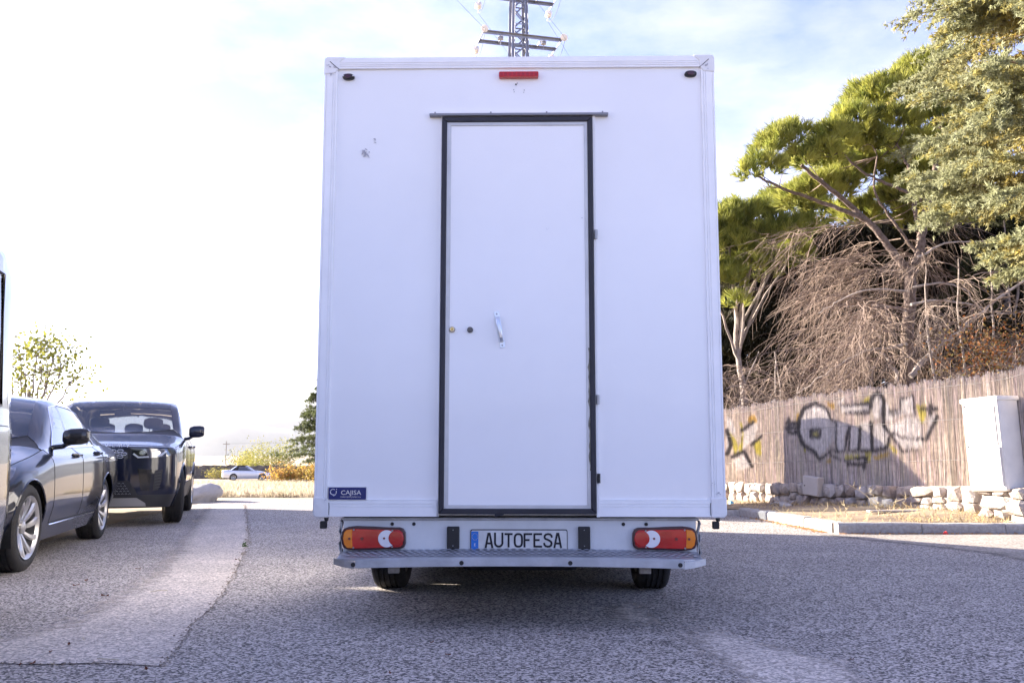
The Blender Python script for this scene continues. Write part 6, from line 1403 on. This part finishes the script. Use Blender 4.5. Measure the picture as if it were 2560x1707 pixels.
for k, (px, py, m_, s_) in enumerate(((215, 1455, M_DLEAF, .035), (190, 1467, M_DLEAF, .03), (262, 1494, M_DLEAF, .03), (172, 1617, M_DLEAF, .022), (126, 1636, M_DLEAF, .018), (50, 1668, M_DLEAF, .02), (82, 1665, M_DLEAF, .022), (1400, 1592, M_DLEAF, .018), (1120, 1643, M_DLEAF, .014), (975, 1690, M_DLEAF, .016), (2130, 1655, M_DLEAF, .015), (1080, 1612, M_DLEAF, .016), (345, 1425, M_DLEAF, .02), (590, 1402, M_DLEAF, .022), (365, 1680, M_DLEAF, .024))):
    v = gnd(px, py); mb = MB(); rings = []
    for t in np.linspace(0, 1, 6): wv = math.sin(math.pi*min(.98, max(.02, t)))*s_*.33; rings.append([((t-.5)*s_*2, -wv, .004+.3*s_*(t-.4)**2*4), ((t-.5)*s_*2, 0, .003), ((t-.5)*s_*2, wv, .005+.35*s_*(t-.5)**2*4)])
    mb.loft(rings, False, False); o = mb.build('dead_leaf', m_); o.location = (v.x, v.y, .010); o.rotation_euler = (0, 0, random.uniform(0, 6)); tag(o, 'curled brown leaf lying on the asphalt', 'leaf', 'fallen leaves on the road')
for k, (px, py) in enumerate(((397, 1482), (210, 1602), (135, 1668), (270, 1655), (632, 1655))):
    v = gnd(px, py); mb = MB(); a_ = random.uniform(0, 3); s_ = random.uniform(.03, .06); mb.tube([(-s_, 0, .004), (0, s_*.15, .007), (s_, 0, .004)], .002, 4); o = mb.build('straw', M_STRAW); o.location = (v.x, v.y, .010); o.rotation_euler = (0, 0, a_); tag(o, 'bit of pale straw lying on the asphalt', 'straw', 'straw on the road')
# crumbled joint along the edge of the concrete strip
M_CRUMB = mat('crumbled_joint', (.25, .205, .165), .95, var=.4, vscale=40)
edge = [gnd(*q) for q in ((612, 1262), (618, 1310), (620, 1360), (592, 1420), (560, 1480), (520, 1530), (480, 1562), (452, 1610), (428, 1640), (400, 1668), (250, 1660), (120, 1664), (-60, 1660))]
Vc, Tc = [], []
for a, b in zip(edge[:-1], edge[1:]):
    for q in range(int((b-a).length*80)):
        t = random.random(); pp = a.lerp(b, t)+Vector((random.gauss(0, .018), random.gauss(0, .018), 0)); r_ = random.uniform(.002, .009); an_ = random.uniform(0, 6); o_ = len(Vc)
        Vc += [(pp.x+r_*math.cos(an_+2.1*k)*random.uniform(.6, 1.5), pp.y+r_*math.sin(an_+2.1*k), .0085) for k in range(3)] + [(pp.x, pp.y, .0085+r_*random.uniform(.4, 1.0))]; Tc += [(o_, o_+1, o_+3), (o_+1, o_+2, o_+3), (o_+2, o_, o_+3)]
o = mesh_np('joint_gravel', Vc, Tc, M_CRUMB); tag(o, 'crumbs of earth and grit along the joint in the road', 'gravel', kind='stuff')
v = gnd(611, 1368); o = tag(empty('seedling', (v.x, v.y, .008)), 'tiny green seedling growing in the crack of the road', 'plant'); c_ = RNG.normal(size=(40, 3))*.012+np.array((0, 0, .02)); V, T, C = leaves(c_, .03, .012, (.06, .13, .03), (.1, .16, .04)); mesh_np('leaves', V, T, M_LEAF, o, C)
# far field wall, pole with its wires
M_FWALL = mat('field_wall', (.10, .085, .075), .95, var=.4, vscale=2.5, bump=.6, bscale=6)
fw = tag(empty('field_wall', (at(520, 1190, 94).x, 94, ground_h(-30, 94))), 'dark dry-stone field wall beyond the convertible', 'wall'); rr = random.Random(2)
mb = MB(); mb.loft([[(x, -.3, -.1), (x, -.25, 1.25+.12*rr.uniform(-1, 1)), (x, .25, 1.25), (x, .3, -.1)] for x in np.linspace(-14, 12, 70)]); mb.build('stonework', M_FWALL, fw)
M_WOODP = mat('pole_wood', (.20, .17, .14), .9)
PX = at(564, 1163, 230); zg = -1.46
up = tag(empty('utility_pole', (PX.x, 230, zg)), 'distant wooden utility pole with a single crossarm in the dry field', 'pole')
mb = MB(); mb.tube([(0, 0, -.2), (0, 0, 5.75)], .10, 8); mb.build('post', M_WOODP, up); mb = MB(); mb.box(-.85, .85, -.06, .06, 5.0, 5.14); mb.build('crossarm', M_WOODP, up)
M_CABLE = mat('cable', (.10, .10, .11), .6)
for k, e in enumerate((-.8, .8)):
    mb = MB(); n_ = 30
    mb.tube([(PX.x+e+(t*90), 230-t*60, zg+5.16+3.0*t-2.2*4*t*(1-t)*.35) for t in np.linspace(0, 1, n_)] , .012, 4); o = mb.build('overhead_cable', M_CABLE); tag(o, 'thin cable running from the distant utility pole', 'cable', 'cables of the field pole')
# ------------------------------------------------------------------ lattice mast behind the truck
MD = 34.0; mc = atd(1193, 100, MD); mast = tag(empty('lattice_mast', (mc.x, MD, ground_h(0, MD)), R(14)), 'grey steel lattice power mast rising behind the truck', 'mast'); mz0 = mast.location.z
M_GALV = mat('galvanised_steel', (.27, .28, .33), .5, .55, var=.12, vscale=3)
def zd(y): return atd(1193, y, MD).z-mz0
HTOP = zd(-160); hw = lambda z: .58-(.58-.19)*min(1, z/zd(0))
def leg(a, b, nm, r=.045, par=mast):
    mb = MB(); a = Vector(a); b = Vector(b); d = (b-a).normalized(); u = d.cross(Vector((0, 0, 1)) if abs(d.z) < .9 else Vector((0, 1, 0))).normalized(); w_ = d.cross(u)
    for p_, q_ in ((u, w_), (w_, u)): mb.loft([[c_, c_+p_*r*2, c_+p_*r*2+q_*r*.22, c_+q_*r*.22] for c_ in (a, b)])
    return mb.build(nm, M_GALV, par)
for sx in (-1, 1):
    for sy in (-1, 1): leg((sx*hw(0), sy*hw(0), -.3), (sx*hw(HTOP), sy*hw(HTOP), HTOP), 'leg', .055)
z = .6; k = 0
while z < HTOP-.3:
    st_ = max(.42, hw(z)*1.7); z2 = z+st_
    for f_ in range(4):
        h1, h2 = hw(z), hw(z2); cs = [(-1, -1), (1, -1), (1, 1), (-1, 1)]; a_ = cs[f_]; b_ = cs[(f_+1) % 4]
        if (k+f_) % 2: a_, b_ = b_, a_
        leg((a_[0]*h1, a_[1]*h1, z), (b_[0]*h2, b_[1]*h2, z2), 'brace', .028)
        if k % 2: leg((a_[0]*h1, a_[1]*h1, z), (b_[0]*h1, b_[1]*h1, z), 'strut', .02)
    z = z2; k += 1
def insul(loc, par, sw=(0, 0, -1), n=4, s_=1., m=None):
    d = Vector(sw).normalized(); mb = MB(); p0 = Vector(loc); mb.tube([p0, p0+d*.14*s_], .02*s_, 6)
    q0 = p0+d*.14*s_
    ref = Vector((1, 0, 0)); u = d.cross(ref).normalized(); v_ = d.cross(u)
    rings = []
    for kk in range(n):
        for a_, r_ in ((0, .03), (.02, .11), (.06, .125), (.075, .04)): rings.append([q0+d*(kk*.085+a_)*s_+(u*math.cos(t)+v_*math.sin(t))*r_*s_ for t in np.linspace(0, 2*math.pi, 13)[:-1]])
    mb.loft(rings); e = q0+d*(n*.085+.02)*s_; mb.tube([e, e+d*.2*s_], .02*s_, 6); mb.build('insulator', m or M_INS, par, smooth=True); return e+d*.2*s_
M_INS = mat('white_insulator', (.80, .76, .72), .25); M_INS2 = mat('grey_insulator', (.30, .31, .36), .3)
def crossarm(zc_, half, nm):
    ca_ = empty(nm, (0, 0, 0), 0, mast)
    for yy in (-.42, .42): leg((-half, yy, zc_), (half, yy, zc_), 'arm_beam', .058, ca_)
    for xx in (-half, -half*.5, half*.5, half): leg((xx, -.7 if abs(xx) == half else -.42, zc_-.02), (xx, .75 if abs(xx) == half else .42, zc_-.02), 'arm_tie', .032, ca_)
    ends = []
    for xx in (-half, half): ends.append((insul((xx, -.7, zc_-.02), ca_, (-.1, -.75, -.45), 3, 1.05), insul((xx, .75, zc_-.02), ca_, (.1, .75, -.3), 3, 1.05)))
    return ca_, ends
zc1 = zd(92); c1_, e1 = crossarm(zc1, 1.55, 'crossarm'); 
for xx in (-.85, .85): insul((xx, -.42, zc1-.02), c1_, (0, 0, -1), 2, .9, M_INS2)
zc2 = zd(-12); c2_, e2 = crossarm(zc2, 1.45, 'crossarm')
Mw = Matrix.Translation(mast.location) @ Matrix.Rotation(R(14), 4, 'Z')
for k, (ea, eb) in enumerate((e1[0], e1[1], e2[0], e2[1])):
    a = Mw @ ea; b = Mw @ eb
    mb = MB(); n_ = 14; mid = (a+b)/2+Vector((0, 0, -.8)); mb.tube([a*(1-t)**2+mid*2*t*(1-t)+b*t*t for t in np.linspace(0, 1, n_)], .008, 5); o = mb.build('jumper_cable', M_CABLE); tag(o, 'slack jumper cable looping under the %s arm of the lattice mast' % ('lower' if k < 2 else 'upper'), 'cable', 'cables on the lattice mast')
    for nm_, s0, dirv in (('overhead_cable', a, Vector((-14, -36, 3))), ('overhead_cable', b, Vector((26, 70, -1)))):
        mb = MB(); mb.tube([s0+dirv*t+Vector((0, 0, -2.2*4*t*(1-t)*.5)) for t in np.linspace(0, 1, 24)], .006, 5); o = mb.build(nm_, M_CABLE); tag(o, 'thin overhead cable strung from the %s arm of the lattice mast towards the %s' % ('lower' if k < 2 else 'upper', 'car park' if dirv.y < 0 else 'plain'), 'cable', 'cables on the lattice mast')
# ------------------------------------------------------------------ haze over the plain
hz = MB(); hz.box(-3800, 3800, -160, 4800, -8, 300)
hm = bpy.data.materials.new('haze_air'); hm.use_nodes = True; ht = hm.node_tree; ht.nodes.clear(); ho_ = ht.nodes.new('ShaderNodeOutputMaterial'); pv = ht.nodes.new('ShaderNodeVolumePrincipled')
pv.inputs['Color'].default_value = (.93, .95, 1, 1); pv.inputs['Density'].default_value = 0.85e-4; pv.inputs['Anisotropy'].default_value = .3
ht.links.new(pv.outputs['Volume'], ho_.inputs['Volume'])
ho2 = hz.build('haze', hm); tag(ho2, 'pale haze lying over the distant plain', 'haze', kind='stuff')
